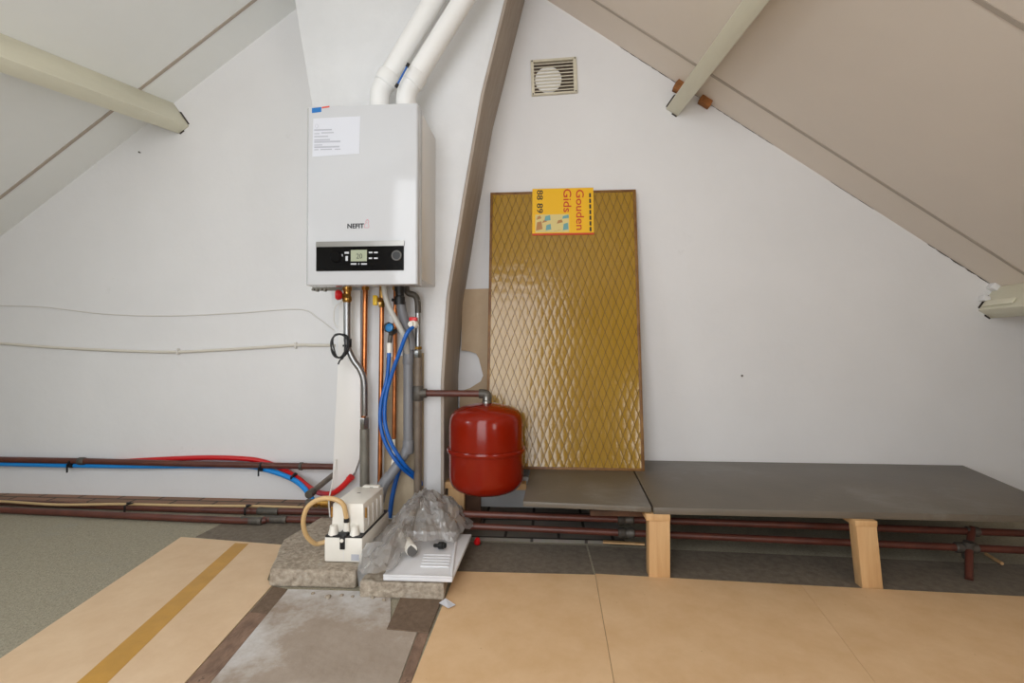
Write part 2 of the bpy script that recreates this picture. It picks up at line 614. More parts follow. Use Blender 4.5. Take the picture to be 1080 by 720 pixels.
# rear gable behind the camera with a window opening
WX0, WX1, WZ0, WZ1 = -1.16, 0.06, 0.10, 2.34
mb = MB()
mb.prism([(XL, YB, -.05), (WX0, YB, -.05), (WX0, YB, zl(WX0)), (XL, YB, 0)], (0, -0.12, 0))
mb.prism([(WX0, YB, WZ1), (WX1, YB, WZ1), (WX1, YB, zr(WX1)), (APX.x, YB, APX.z), (WX0, YB, zl(WX0))], (0, -0.12, 0))
mb.prism([(WX0, YB, -.05), (WX1, YB, -.05), (WX1, YB, WZ0), (WX0, YB, WZ0)], (0, -0.12, 0))
VX0, VX1, VZ0, VZ1 = 0.95, 1.55, 0.35, 1.15  # extra opening behind the camera, added only to brighten the right wall
mb.prism([(WX1, YB, -.05), (VX0, YB, -.05), (VX0, YB, zr(VX0)), (WX1, YB, zr(WX1))], (0, -0.12, 0))
mb.prism([(VX0, YB, -.05), (VX1, YB, -.05), (VX1, YB, VZ0), (VX0, YB, VZ0)], (0, -0.12, 0))
mb.prism([(VX0, YB, VZ1), (VX1, YB, VZ1), (VX1, YB, zr(VX1)), (VX0, YB, zr(VX0))], (0, -0.12, 0))
mb.prism([(VX1, YB, -.05), (XR, YB, -.05), (XR, YB, 0), (VX1, YB, zr(VX1))], (0, -0.12, 0))
struct('wall_front', mb, 'rear', smooth=False)
mb = MB()
for a in ((WX0, WX0 + .05, WZ0, WZ1), (WX1 - .05, WX1, WZ0, WZ1), (WX0 + .05, WX1 - .05, WZ0, WZ0 + .05), (WX0 + .05, WX1 - .05, WZ1 - .05, WZ1), ((WX0 + WX1) / 2 - .02, (WX0 + WX1) / 2 + .02, WZ0 + .05, WZ1 - .05)):
    mb.box(a[0], a[1], YB - .09, YB - .03, a[2], a[3])
struct('window_1', mb, 'white_side', smooth=False)
mb = MB()
for a in ((VX0, VX0 + .04, VZ0, VZ1), (VX1 - .04, VX1, VZ0, VZ1), (VX0 + .04, VX1 - .04, VZ0, VZ0 + .04), (VX0 + .04, VX1 - .04, VZ1 - .04, VZ1)):
    mb.box(a[0], a[1], YB - .09, YB - .03, a[2], a[3])
struct('added_window', mb, 'white_side', smooth=False)
mb = MB()
roof_slab(mb, SKX0, SKX0 + .05, SKY0, SKY1, zl, nl)
roof_slab(mb, SKX1 - .05, SKX1, SKY0, SKY1, zl, nl)
roof_slab(mb, SKX0 + .05, SKX1 - .05, SKY0, SKY0 + .05, zl, nl)
roof_slab(mb, SKX0 + .05, SKX1 - .05, SKY1 - .05, SKY1, zl, nl)
struct('window_2', mb, 'white_side', smooth=False)


def on_roof(px, py, side):
    n, pt = (nl, APX) if side == 'L' else (nr, APX)
    d = ray(px, py)
    return EYE + d * ((pt - EYE).dot(n) / d.dot(n))


def seam(name, a, b, side, wdt=0.014):
    n = nl if side == 'L' else nr
    a, b = Vector(a), Vector(b)
    t = (b - a).normalized()
    s = n.cross(t).normalized() * wdt / 2
    a, b = a - t * 0.0, b
    struct(name, MB().prism([a - s, a + s, b + s, b - s], n * 0.003), 'seam', smooth=False)


a, b = on_roof(0, 210, 'L'), on_roof(266, 0, 'L')
yl = (a.y + b.y) / 2
seam('trim_1', (XL + .1, yl, zl(XL + .1)), (APX.x, yl, zl(APX.x)), 'L')
a, b = on_roof(626, 0, 'R'), on_roof(1079, 287, 'R')
yr = (a.y + b.y) / 2
seam('trim_2', (APX.x, yr, zr(APX.x)), (XR - .1, yr, zr(XR - .1)), 'R')
a, b = on_roof(1032, 0, 'R'), on_roof(1079, 27, 'R')
yr2 = (a.y + b.y) / 2
seam('trim_3', (APX.x, yr2, zr(APX.x)), (XR - .1, yr2, zr(XR - .1)), 'R')

# ---- chimney breast, leaning sides
CY = -0.33
cl = [P(312, 0, CY), P(329, 110, CY), P(357, 385, CY), P(354, 515, CY)]
cr = [P(532, 0, CY), P(507, 100, CY), P(488, 207, CY), P(471, 312, CY), P(465, 400, CY), P(465, 515, CY)]
kx = (cr[0].x - cr[1].x) / (cr[0].z - cr[1].z)
ztop = 2.60
xr_top = cr[0].x + kx * (ztop - cr[0].z)
kl = (cl[0].x - cl[1].x) / (cl[0].z - cl[1].z)
xl_top = cl[0].x + kl * (ztop - cl[0].z)


def in_roof(x, z): return min(z, zl(x) + .02, zr(x) + .02)


zr_top = ztop
while zr_top > min(zl(xr_top), zr(xr_top)) - .015:
    zr_top -= .004
    xr_top -= kx * .004
outline = [(cl[3].x, 0.0), (cr[5].x, 0.0), (cr[4].x, cr[4].z), (cr[3].x, cr[3].z), (cr[2].x, cr[2].z), (cr[1].x, cr[1].z), (xr_top, zr_top), (APX.x, APX.z)]
outline += [(xl_top, in_roof(xl_top, ztop)), (cl[1].x, cl[1].z), (cl[2].x, cl[2].z)]
struct('wall_chimney', MB().prism([(x, CY, z) for x, z in outline], (0, -CY, 0), bev=0.003), 'chimney', label='white leaning chimney breast behind the boiler', cat='chimney')
# weathered timber along the right side of the chimney
sd = cr[::-1]
top_x = xr_top
tp = [Vector((p.x + .0005, CY - .006, max(p.z, .001))) for p in sd]
tp[0].z = .001
zt_ = 2.6
tp.append(Vector((cr[0].x + kx * (zt_ - cr[0].z) + .0005, CY - .006, zt_)))
while tp[-1].z > min(zl(tp[-1].x), zr(tp[-1].x)) - .03:
    tp[-1] = tp[-1] + Vector((-kx, 0, -1)) * .01
mb = MB()
a_ = [p + Vector((.014, 0, 0)) for p in tp]
mb.prism(tp + a_[::-1], (0, -CY, 0), bev=.003)
POST = mb
# bare render strip down the lower chimney face (unpainted recess behind the pipes)
rx0, rx1 = P(402, 450, CY).x, P(447, 450, CY).x
rz1 = P(420, 372, CY).z
mb = MB().prism([(rx0 + .012, CY, 0.06), (rx1, CY, 0.06), (rx1, CY, rz1), (rx0 + .02, CY, rz1 - .02)], (0, -0.002, 0))
struct('trim_4', mb, 'old_chimney', smooth=False)

tag(obj('timber_post', POST, 'post'), 'weathered grey timber leaning along the right side of the chimney', 'post')
knot = P(475, 333, -.24)
# brick footings along the wall
struct('trim_5', MB().box(XL + .3, cl[3].x, -0.10, 0, 0, 0.012), 'brick', label='row of worn bricks along the foot of the wall', cat='bricks', smooth=False)
struct('trim_6', MB().box(cr[5].x + .02, 0.30, -0.42, 0, 0, 0.012), 'brick_grey', smooth=False)


# ------------------------------------------------------------------ purlins
def purlin(name, label, cpt, side, skew=0.0, th=0.066):
    """cpt: upper corner of the bottom face on the wall"""
    n = nl if side == 'L' else nr
    down = Vector((-1, 0, -SL)).normalized() if side == 'L' else Vector((1, 0, -SR)).normalized()
    c = Vector((cpt.x, 0, cpt.z))
    # height from bottom face to the roof plane
    h = (c - APX).dot(n)
    root = thing(name, label, 'beam', (c.x, -1.4, c.z), 'painted roof beams')
    sec = [c, c + down * th, c + down * th - n * h, c - n * h]
    run = Vector((skew, 1, skew * (SL if side == 'L' else -SR)))
    beam = MB().prism([Vector((p.x, 0.0, p.z)) for p in sec], run * YB, bev=0.004)
    obj('timber', beam, 'beam', root)
    # flaked dark gap round the end where it meets the wall
    e = MB()
    for (u, v, s) in ((-.006, .0, 1), (th * .55, -.006, 1)):
        q = c + down * u - n * (v if v else 0.01)
        if u < 0:
            e.prism([q, q + down * .006, q + down * .006 - n * h * .55, q - n * h * .5], (0, -0.004, 0))
        else:
            q = c + down * u + n * 0.005
            e.prism([q, q + down * th * .4, q + down * th * .4 - n * .006, q - n * .006], (0, -0.004, 0))
    obj('gap_crack', e, 'gap', root, smooth=False)
    return root, c, down, n, h


pl = purlin('roof_purlin', 'cream roof beam on the left slope, end in the wall above the cables', P(200, 133, 0), 'L', .17)
pr = purlin('roof_purlin', 'cream roof beam on the right slope with orange wood chips at its end', P(702, 115, 0), 'R', -.07)
pq = purlin('roof_purlin', 'low cream roof beam cut by the right edge of the picture, with flaking end', P(1031, 327, 0), 'R')
# split flap on the low beam
root, c, down, n, h = pq
up_side = -down
q = c - n * h * .35 + up_side * .002
mb = MB().prism([q + Vector((0, -.02, 0)), q + Vector((0, -.16, 0)), q + n * .028 + Vector((0, -.16, 0)), q + n * .032 + Vector((0, -.02, 0))], up_side * .008, bev=0.002)
obj('split_flap', mb, 'beam', root)


def chip(name, label, px, py, sx, sz, rot, mat_='rawwood', y=-.02):
    c = P(px, py, y)
    mb = MB().box(-sx / 2, sx / 2, -.018, .018, -sz / 2, sz / 2, bev=.004)
    for v in mb.bm.verts:
        v.co += Vector((noise.noise(v.co * 40), 0, noise.noise(v.co * 40 + Vector((3, 1, 2))))) * .006
    bmesh.ops.rotate(mb.bm, cent=(0, 0, 0), matrix=Matrix.Rotation(rot, 3, 'Y'), verts=mb.bm.verts)
    bmesh.ops.translate(mb.bm, vec=c, verts=mb.bm.verts)
    return tag(obj(name, mb, mat_), label, 'wood chip')


chip('wood_wedge', 'orange wood wedge at the upper side of the right roof beam end', 716, 92, .045, .05, .5)
chip('wood_wedge', 'orange broken timber stub at the lower side of the right roof beam end', 744, 107, .06, .04, .55)
chip('plaster_chunk', 'small broken plaster lump above the low right beam end', 1048, 303, .035, .03, .6, 'plaster', -.012)
chip('plaster_chunk', 'broken plaster lump at the wall beside the low right beam end', 1038, 315, .03, .022, .2, 'plaster', -.012)

# ragged crack where the right ceiling meets the wall
mb = MB()
dn_ = Vector((1, 0, -SR)).normalized()
x_ = .35
while x_ < 1.93:
    L_ = random.uniform(.03, .10)
    wd = max(0.0, noise.noise(Vector((x_ * 3, 1, 5))) + .15) * .006
    if wd > .0006:
        a = Vector((x_, -.0005, zr(x_) - .001))
        b = a + dn_ * L_
        mb.prism([a, a.lerp(b, .3) - nr * -wd, a.lerp(b, .75) - nr * -wd * .7, b], (0, -.0015, 0))
    x_ += L_ * .85
struct('trim_7', mb, 'gap', smooth=False)
for px, py, lb_ in ((782, 396, 'tiny dark nail in the wall above the long bench board'), (148, 161, 'tiny dark nail in the wall below the left roof beam')):
    tag(obj('nail', MB().lathe(P(px, py, 0), (0, -1, 0), [(.0025, 0), (.0025, .008), (.0045, .008), (.004, .010), (0, .010)], 10), 'pipe_grey'), lb_, 'nail')

# ------------------------------------------------------------------ vent grille
g = [P(559.3, 65.2, 0), P(607.6, 61.6, 0), P(609.6, 98.7, 0), P(560.7, 102.2, 0)]
gc = (g[0] + g[1] + g[2] + g[3]) / 4
gr = ((g[1] - g[0]) + (g[2] - g[3])).normalized()
gr.y = 0
gr.normalize()
gu = Vector((-gr.z, 0, gr.x))
gw = (g[1] - g[0]).length
gh = (g[0] - g[3]).length
vent = thing('vent_grille', 'square cream slatted vent grille high on the white wall', 'vent', (gc.x, -0.01, gc.z - gh / 2))


def gp(u, v, y): return gc + gr * u * gw / 2 + gu * v * gh / 2 + Vector((0, y, 0))


mb = MB().prism([gp(-.9, -.9, 0), gp(.9, -.9, 0), gp(.9, .9, 0), gp(-.9, .9, 0)], (0, -0.002, 0))
obj('duct_back', mb, 'vent_back', vent, smooth=False)
mb = MB().lathe(gp(-.25, -.12, -0.002), (0, -1, 0), [(gw * .29, 0), (gw * .29, .003), (gw * .26, .005), (0, .005)], 28)
obj('duct_cap', mb, 'vent_disc', vent)
mb = MB()
for (u0, u1, v0, v1) in ((-1, -.86, -1, 1), (.84, 1, -1, 1), (-.86, .84, .87, 1), (-.86, .84, -1, -.9)):
    mb.prism([gp(u0, v0, 0), gp(u1, v0, 0), gp(u1, v1, 0), gp(u0, v1, 0)], (0, -0.016, 0), bev=.002)
obj('frame', mb, 'vent', vent)
for k in range(9):
    v = .76 - k * .19
    a, b = gp(-.86, v + .045, -.008), gp(.84, v + .045, -.008)
    c2, d2 = gp(.84, v - .03, -.016), gp(-.86, v - .03, -.016)
    obj('slat', MB().prism([a, b, c2, d2], gu * -.003 + Vector((0, .001, 0))), 'vent', vent, smooth=False)
for (u, v) in ((-.93, .93), (.93, .93), (-.93, -.93), (.93, -.93)):
    obj('screw', MB().lathe(gp(u, v, -.0155), (0, -1, 0), [(.004, 0), (.003, .002), (0, .002)], 10), 'pipe_grey', vent)

# ------------------------------------------------------------------ cables on the left wall
def cable(name, label, pts, r, material, cat='cable', sub=6, n=8, group=None):
    o = obj(name, MB().tube(catmull(pts, sub), r, n), material)
    return tag(o, label, cat, group)


yw = -0.006
cable('wall_cable', 'thin white wire sagging along the wall, upper of the two', [P(x, y, yw) for x, y in ((-25, 321), (0, 322), (50, 324), (110, 331), (180, 333), (250, 330), (315, 326), (335, 335), (352, 348))], .0022, 'white_cable')
cb = thing('wall_cable', 'thick cream cable sagging along the wall below the thin wire', 'cable', P(170, 371, yw))
pts = [P(x, y, -.009) for x, y in ((-25, 361), (0, 362), (70, 367), (170, 371), (230, 369), (310, 364), (330, 364), (353, 364))]
obj('sheath', MB().tube(catmull(pts), .007, 10), 'cond_cable', cb)
for x, y in ((312, 364.3), (188, 370.6)):
    c = P(x, y, -.009)
    obj('clip', MB().box(c.x - .004, c.x + .004, -.02, 0, c.z - .016, c.z + .016, bev=.003), 'white_cable', cb)
cable('wall_cable', 'thin white lead hanging from the red valve to the black coil', [P(x, y, -.385) for x, y in ((363, 317), (354, 323), (352, 335), (353, 341), (356, 346))], .0022, 'white_cable')

# ------------------------------------------------------------------ boiler
BYF = -0.62
bx0, bx1 = -0.876, -0.459
bz0, bz1 = 0.982, 1.634
boiler = thing('gas_boiler', 'white wall-hung gas boiler with black control strip on the chimney', 'boiler', ((bx0 + bx1) / 2, CY, bz0))
# chassis behind the cover
obj('chassis', MB().box(bx0 + .004, bx1 - .002, BYF + .06, CY, bz0 + .026, bz1 - .006, bev=.003), 'white_side', boiler)
# front cover with a rounded right edge
xs = [(bx0, BYF + .012), (bx0 + .012, BYF), (bx1 - .008, BYF), (bx1 - .002, BYF + .003), (bx1, BYF + .01), (bx1, BYF + .062), (bx0, BYF + .062)]
cover = obj('front_cover', MB().prism([(x, y, bz0) for x, y in xs], (0, 0, bz1 - bz0), bev=.0025), 'white_metal', boiler)
# seam line low on the cover
zs = P(430, 246, BYF).z
# control panel
cp = obj('control_panel', plate(334, 255, 426, 285.5, BYF, .004), 'black_gloss', boiler, smooth=False)
obj('steel_strip', plate(334, 254.5, 426.5, 260, BYF - .0005, .006), 'steel', cp, smooth=False)
disp = obj('display', plate(370, 263.5, 387, 275.5, BYF - .004, .001), 'lcd', cp, smooth=False)
lettering('20', P(379, 270, BYF - .0052), .022, .018, 'lcd_ink', disp, name='display_digits')
mb = MB()
for (x0, y0, x1, y1) in ((363.5, 265.5, 368, 267.5), (364.5, 270, 367, 275), (360, 268, 361.5, 270.5), (389, 265.5, 393, 267), (394.5, 265.5, 398.5, 267), (389, 271.5, 392.5, 273), (394.5, 271.5, 398.5, 273), (370, 277.5, 376, 279), (381, 277.5, 387, 279), (378, 277.5, 379, 279)):
    a, b = P(x0, y0, BYF - .004), P(x1, y1, BYF - .004)
    mb.box(a.x, b.x, BYF - .0048, BYF - .004, b.z, a.z)
obj('key_marks', mb, 'panel_ink', cp, smooth=False)
kc = P(418.5, 269.5, BYF - .004)
obj('pressure_dial', MB().lathe(kc, (0, -1, 0), [(.019, 0), (.019, .004), (.017, .006), (.0145, .006), (.014, .002), (0, .002)], 28), 'grey_rub', cp)
obj('dial_face', MB().lathe(kc, (0, -1, 0), [(.0142, 0), (.0142, .0045), (0, .0045)], 28), 'black', cp)
kc = P(355, 271, BYF - .004)
obj('rotary_knob', MB().lathe(kc, (0, -1, 0), [(.021, 0), (.02, .006), (.017, .009), (0, .009)], 28), 'black_gloss', cp)
# logo
lettering('NEFIT', P(375.2, 238.2, BYF), .062, .0175, 'ink_black', boiler, name='logo_lettering', bold=.035)
fl = [P(x, y, BYF) for x, y in ((384.5, 240), (384.5, 236.5), (386.5, 235), (385.5, 233.5), (387.5, 231), (389, 233.5), (388, 235.5), (389, 237.5), (388.8, 240))]
mb = MB()
for a, b in zip(fl, fl[1:] + fl[:1]):
    mb.tube([a, b], .0011, 6)
obj('logo_flame', mb, 'logo_red', boiler)
# stickers and service label
st = obj('sticker', MB().prism([P(329, 114, BYF), P(339, 113, BYF), P(339, 118, BYF), P(329, 119.2, BYF)], (0, -.0008, 0)), 'sticker_blue', boiler, smooth=False)
st['label'] = 'small blue sticker'
st = obj('sticker', MB().prism([P(339.5, 112.8, BYF), P(347.5, 111.6, BYF), P(347.5, 113.2, BYF), P(339.5, 114.4, BYF)], (0, -.0008, 0)), 'sticker_red', boiler, smooth=False)
st['label'] = 'narrow red sticker'
lab = obj('service_label', MB().prism([P(330.5, 125, BYF), P(380, 122.5, BYF), P(379, 162, BYF), P(329.5, 165.5, BYF)], (0, -.0008, 0)), 'paper_white', boiler, smooth=False)
lab['label'] = 'white paper service label with small grey print'
mb = MB()
for (x0, x1, y) in ((331.5, 350, 137), (331.5, 337, 141), (339, 352, 140), (331.5, 346, 144), (331.5, 348, 147.5), (331.5, 359, 149.5), (331.5, 340, 153), (331.5, 358, 155), (331.5, 336, 158), (338, 350, 157.6), (353, 359, 157.4)):
    a, b = P(x0, y - .5, BYF - .0008), P(x1, y + .35, BYF - .0008)
    mb.box(a.x, b.x, BYF - .0013, BYF - .0008, b.z, a.z)
c = P(334, 133, BYF - .0008)
cc = [c + Vector((math.cos(t) * .0055, 0, math.sin(t) * .0075)) for t in [i * math.pi / 6 for i in range(13)]]
mb.tube(cc, .0007, 5)
obj('print', mb, 'ink', lab, smooth=False)
# bracket rail under the boiler, left
mb = MB()
a, b = P(330, 301, -.42), P(362, 306.5, -.42)
mb.box(a.x, b.x, -.425, -.42, b.z, bz0 + .03)
for k in range(4):
    x = a.x + .004 + k * .016
    mb.box(x, x + .009, -.44, -.425, b.z - .004 * (k % 2), bz0 + .01)
obj('mounting_rail', mb, 'galv', boiler, smooth=False)


# ------------------------------------------------------------------ flues
def flue(label, basepx, kneepx, toppx, Y):
    b = P(*basepx, Y)
    b.z = bz1 - .006
    k = P(*kneepx, Y)
    k.x = b.x
    k.y = b.y
    t = P(*toppx, Y)
    root = thing('flue_pipe', label, 'flue', b)
    d = (t - k).normalized()
    top = k + d * ((2.62 - k.z) / d.z)
    while top.z > min(zl(top.x), zr(top.x)) - .02:
        top -= d * .01
    path = elbowed([b, k, top], .03, 8)
    obj('pipe', MB().tube(path, .0385, 24), 'pvc_white', root)
    obj('collar', MB().lathe(b, (0, 0, 1), [(.048, 0), (.048, .012), (.044, .022), (.042, .028)], 28), 'pvc_white', root)
    s = k + d * .035
    obj('socket', MB().lathe(s, d, [(.040, 0), (.0435, .004), (.0435, .045), (.040, .05)], 28), 'pvc_white', root)
    return root


flue('left white flue pipe on the boiler top, leaning to the right', (400.5, 104), (400.5, 97), (458, 0), -.45)
flue('right white flue pipe on the boiler top, casting a shadow on the chimney', (428.5, 104), (428.5, 97), (489, 0), -.49)
rod = thing('flue_strap', 'short blue strap with black ends clipped between the two white flues', 'strap', P(420, 91, -.50))
a, b = P(417.5, 92, -.55), P(431, 67, -.55)
obj('strap', MB().tube([a, b], .0035, 8), 'blue_hose', rod)
obj('end_cap', MB().tube([a, a + (b - a) * .14], .006, 10), 'black', rod)
obj('end_cap', MB().tube([b, b + (a - b) * .14], .006, 10), 'black', rod)


# ------------------------------------------------------------------ pipes below the boiler
def at(px, py, y): return P(px, py, y)


def nut(root, name, p, axis, r, h, material, n=6):
    return obj(name, MB().lathe(p, axis, [(r * .9, 0), (r, h * .12), (r, h * .88), (r * .9, h)], n), material, root)


# silver flexible gas / water hose with red valve
r_ = thing('flexible_hose', 'silver steel hose with red tap hanging from the left of the boiler', 'hose', at(384, 450, -.40))
top = at(366, 318, -.42)
obj('straight_tube', MB().tube([top, at(366, 360, -.42)], .0135, 14), 'silver', r_)
obj('hose', MB().tube(catmull([at(366, 358, -.42), at(367.5, 368, -.42), at(373, 380, -.42), at(380, 390, -.415), at(384, 403, -.41), at(384.5, 425, -.405), at(384.5, 438, -.40)], 6), .0125, 14), 'silver', r_)
nut(r_, 'hose_nut', at(384.5, 452, -.40), (0, 0, 1), .019, .045, 'steel')
v = obj('valve_body', MB().lathe(at(366, 319, -.42), (0, 0, 1), [(.014, 0), (.019, .008), (.019, .02), (.015, .028), (.015, .045), (.019, .05), (.019, .075), (.013, .08), (.013, .11)], 12).tube([at(366, 312, -.42), at(360, 312, -.44)], .010, 10), 'brass', r_)
obj('valve_knob', MB().lathe(at(361, 311, -.44), (-1, -.35, 0), [(.012, 0), (.019, .006), (.021, .018), (.016, .026), (0, .028)], 16), 'red', r_)
# steel stub under it
s = thing('steel_pipe', 'short grey steel pipe standing under the silver hose', 'pipe', at(384.5, 508, -.40))
obj('tube', MB().tube([at(384.5, 452, -.40), at(384.5, 512, -.40)], .0185, 16), 'galv', s)
# black cable coil
r_ = thing('cable_coil', 'coil of black cable tied to the silver hose', 'cable', at(358, 378, -.435))
c = at(359, 364, -.437)
pts = []
for i in range(76):
    t = i / 24 * 2 * math.pi
    k = 1 + .07 * math.sin(i * .8)
    pts.append(c + Vector((math.cos(t) * .033 * k + .004 * math.sin(i * .37), -.0032 * (i / 24) + .004 * math.sin(t * 1.5), math.sin(t) * .047 * k)))
pts += [c + Vector((.02, -.008, -.042)), c + Vector((.003, -.008, -.058)), c + Vector((-.006, -.006, -.075))]
obj('cable', MB().tube(catmull(pts, 2), .0033, 8), 'rubber', r_)
obj('cable_tie', MB().lathe(at(366, 364.5, -.42), (0, 0, 1), [(.0165, -.004), (.0175, 0), (.0165, .004)], 16).box(at(369, 362, -.43).x, at(370.4, 362, -.43).x, -.43, -.424, at(369, 366, -.43).z, at(369, 357, -.43).z), 'black', r_)


def copper(label, px0, py0, px1, py1, y, r=.0085, fit=True):
    root = thing('copper_pipe', label, 'pipe', at(px1, py1, y))
    a, b = at(px0, py0, y), at(px1, py1, y)
    b.x = b.x
    obj('tube', MB().tube([a, b], r, 14), 'copper', root)
    if fit:
        nut(root, 'compression_nut', at(px0, py0 + 12, y), (0, 0, 1), r + .006, .026, 'brass')
        nut(root, 'collar', at(px0, py0 + 4, y), (0, 0, 1), r + .004, .018, 'brass', 14)
    return root


copper('left bare copper pipe dropping straight from the boiler behind the silver hose', 385.5, 294, 382.5, 505, -.375, .0105)
c2 = copper('middle bare copper pipe below the yellow tap', 403, 312, 400.5, 512, -.385, .0095, False)
nut(c2, 'compression_nut', at(402.6, 324, -.385), (0, 0, 1), .0135, .03, 'brass')
obj('tap_body', MB().tube([at(403, 314, -.385), at(403.5, 292, -.385)], .0125, 10).tube([at(402.5, 316, -.385), at(398, 316, -.42)], .009, 10), 'brass', c2)
obj('tap_handle', MB().box(at(394, 316, -.42).x, at(398.6, 316, -.42).x, -.432, -.418, at(396, 322, -.42).z, at(396, 311.5, -.42).z, bev=.003), 'yellow', c2)
c3 = copper('right copper pipe partly hidden by the grey hose, white tag at its foot', 417.3, 294, 415.5, 462, -.36, .0085)
tg = obj('tag', MB().prism([at(413.6, 463, -.36), at(417, 463, -.36), at(417.2, 482, -.36), at(415, 490, -.36), at(412.8, 490, -.36), at(414.2, 482, -.36)], (0, -.006, 0)), 'white_plastic', c3)
tg['label'] = 'white plastic tag'
obj('tube_tail', MB().tube([at(415.5, 462, -.36), at(415, 495, -.36)], .004, 8), 'copper', c3)

# grey siphon + PVC drain
r_ = thing('drain_pipe', 'grey plastic drain pipe with black top running down to the pump', 'pipe', at(405, 520, -.44))
obj('siphon_cap', MB().lathe(at(421.5, 321, -.43), (0, 0, 1), [(.021, 0), (.021, .03), (.017, .034), (.017, .05), (.021, .055), (.021, .075), (.014, .08), (.014, .115)], 16).tube([at(421, 317, -.43), at(413, 316, -.44)], .006, 8), 'black', r_)
obj('siphon', MB().tube(catmull([at(423, 318, -.42), at(424, 328, -.415), at(429, 345, -.40), at(433, 358, -.395), at(434, 368, -.39)], 5), [.019] * 16 + [.018] * 5, 16), 'pvc_grey', r_)
obj('stack', MB().tube(elbowed([at(430.5, 366, -.385), at(430.5, 474, -.385), at(404, 512, -.44), at(400, 530, -.47)], .04, 6), .0195, 18), 'pvc_grey', r_)
obj('socket', MB().lathe(at(430.5, 384, -.385), (0, 0, 1), [(.0205, 0), (.0225, .003), (.0225, .06), (.0205, .063)], 20), 'pvc_grey', r_)
obj('socket', MB().lathe(at(430.5, 478, -.385), (0, 0, 1), [(.0205, 0), (.0225, .003), (.0225, .05), (.0205, .053)], 20), 'pvc_grey', r_)
d = (at(404, 512, -.44) - at(422, 486, -.40)).normalized()
obj('socket', MB().lathe(at(412, 500, -.42), d, [(.0205, 0), (.0225, .003), (.0225, .06), (.0205, .063)], 20), 'pvc_grey', r_)
# pale grey flexible hose
hp = catmull([at(404.5, 294, -.47), at(406.5, 312, -.47), at(412, 327, -.46), at(421, 344, -.45), at(427, 356, -.435), at(429.5, 372, -.40)], 20)
hr = [.0105 + .0009 * (i % 2) for i in range(len(hp))]
tag(obj('condensate_hose', MB().tube(hp, hr, 14), 'hose_grey'), 'pale grey ribbed hose slanting from the boiler into the grey drain pipe', 'hose')
# steel riser on the right with T
r_ = thing('steel_riser', 'dull brown steel riser below the right of the boiler with tee to the red tank', 'pipe', at(441, 525, -.385))
obj('elbow', MB().tube(elbowed([at(428, 295, -.385), at(429, 309, -.385), at(438, 311, -.385), at(440.5, 317, -.385), at(441, 330, -.385)], .02, 5), .0125, 14), 'pipe_grey', r_)
obj('corrugated_tube', MB().tube([at(440.8, 316 + k * 1.0, -.385) for k in range(54)], [.0105 + .001 * (k % 2) for k in range(54)], 14), 'silver', r_)
nut(r_, 'union_nut', at(441, 378, -.385), (0, 0, 1), .0155, .034, 'steel')
nut(r_, 'brass_ring', at(441, 368.5, -.385), (0, 0, 1), .0165, .012, 'brass')
obj('tube', MB().tube([at(441, 377, -.385), at(440.5, 532, -.385)], .0155, 16), 'pipe_dull', r_)
tee = at(441, 414.5, -.385)
obj('tee', MB().lathe(tee - Vector((0, 0, .03)), (0, 0, 1), [(.018, 0), (.021, .004), (.021, .056), (.018, .06)], 16).tube([tee, tee + Vector((.035, 0, 0))], .019, 16), 'pipe_grey', r_)
vc = P(513, 472, -.40)
arm_end = Vector((vc.x - .005, -.40, tee.z))
obj('branch', MB().tube(elbowed([tee + Vector((.02, 0, 0)), Vector((vc.x + .002, -.39, tee.z)), Vector((vc.x + .002, -.395, tee.z - .04))], .012, 4), .0135, 14), 'pipe_brown', r_)
obj('branch_elbow', MB().tube(elbowed([Vector((vc.x - .03, -.39, tee.z)), Vector((vc.x + .002, -.39, tee.z)), Vector((vc.x + .002, -.395, tee.z - .035))], .018, 6), .0185, 16), 'pipe_grey', r_)

# blue filling hose with its taps
r_ = thing('filling_hose', 'blue filling hose looped between the blue tap and the red tap', 'hose', at(411, 500, -.45))
b1, b2 = at(410.5, 367, -.42), at(435.5, 344.5, -.455)
uturn = [at(436.5, 503.5, -.372), at(441, 507, -.3475), at(444, 512, -.345), at(443, 507, -.3475), at(437.5, 500.5, -.378)]
obj('hose', MB().tube(catmull([b1, at(410, 380, -.42), at(408, 400, -.42), at(402, 425, -.43), at(401.5, 448, -.44), at(408, 470, -.44), at(422, 491, -.43)] + uturn[:3], 6), .0078, 12), 'blue_hose', r_)
obj('hose', MB().tube(catmull([b2, at(429, 352, -.47), at(422, 370, -.46), at(414, 392, -.45), at(407, 418, -.45), at(406, 445, -.455), at(413, 468, -.455), at(426, 489, -.44)] + uturn[:1:-1], 6), .0078, 12), 'blue_hose', r_)
obj('hose', MB().tube(catmull([at(422, 492, -.346), at(418, 505, -.35), at(414, 522, -.36), at(412, 536, -.37), at(411, 546, -.38)], 6), .0095, 12), 'blue_hose', r_)
nut(r_, 'hose_coupling', at(410.8, 372, -.42), (0, 0, 1), .0115, .04, 'white_plastic', 12)
obj('tap_body', MB().tube(elbowed([at(411, 362, -.42), at(412, 352, -.42), at(417, 349, -.37)], .012, 4), .0095, 12).tube([at(412.5, 352, -.42), at(410, 346, -.45)], .009, 10), 'pipe_grey', r_)
obj('tap_knob', MB().lathe(at(411, 345.5, -.435), (-.2, -1, .15), [(.021, 0), (.021, .012), (.016, .014), (.016, .022), (0, .023)], 8), 'black', r_)
k_ = obj('knob_face', MB().lathe(at(411, 345.5, -.452), (-.2, -1, .15), [(.0165, 0), (.0165, .006), (.012, .009), (0, .009)], 16), 'blue_knob', r_)
obj('hose_coupling', MB().lathe(at(438, 342, -.43), (-.35, -1, 0), [(.012, 0), (.0165, .004), (.0165, .02), (.011, .026), (.011, .034)], 14), 'white_plastic', r_)
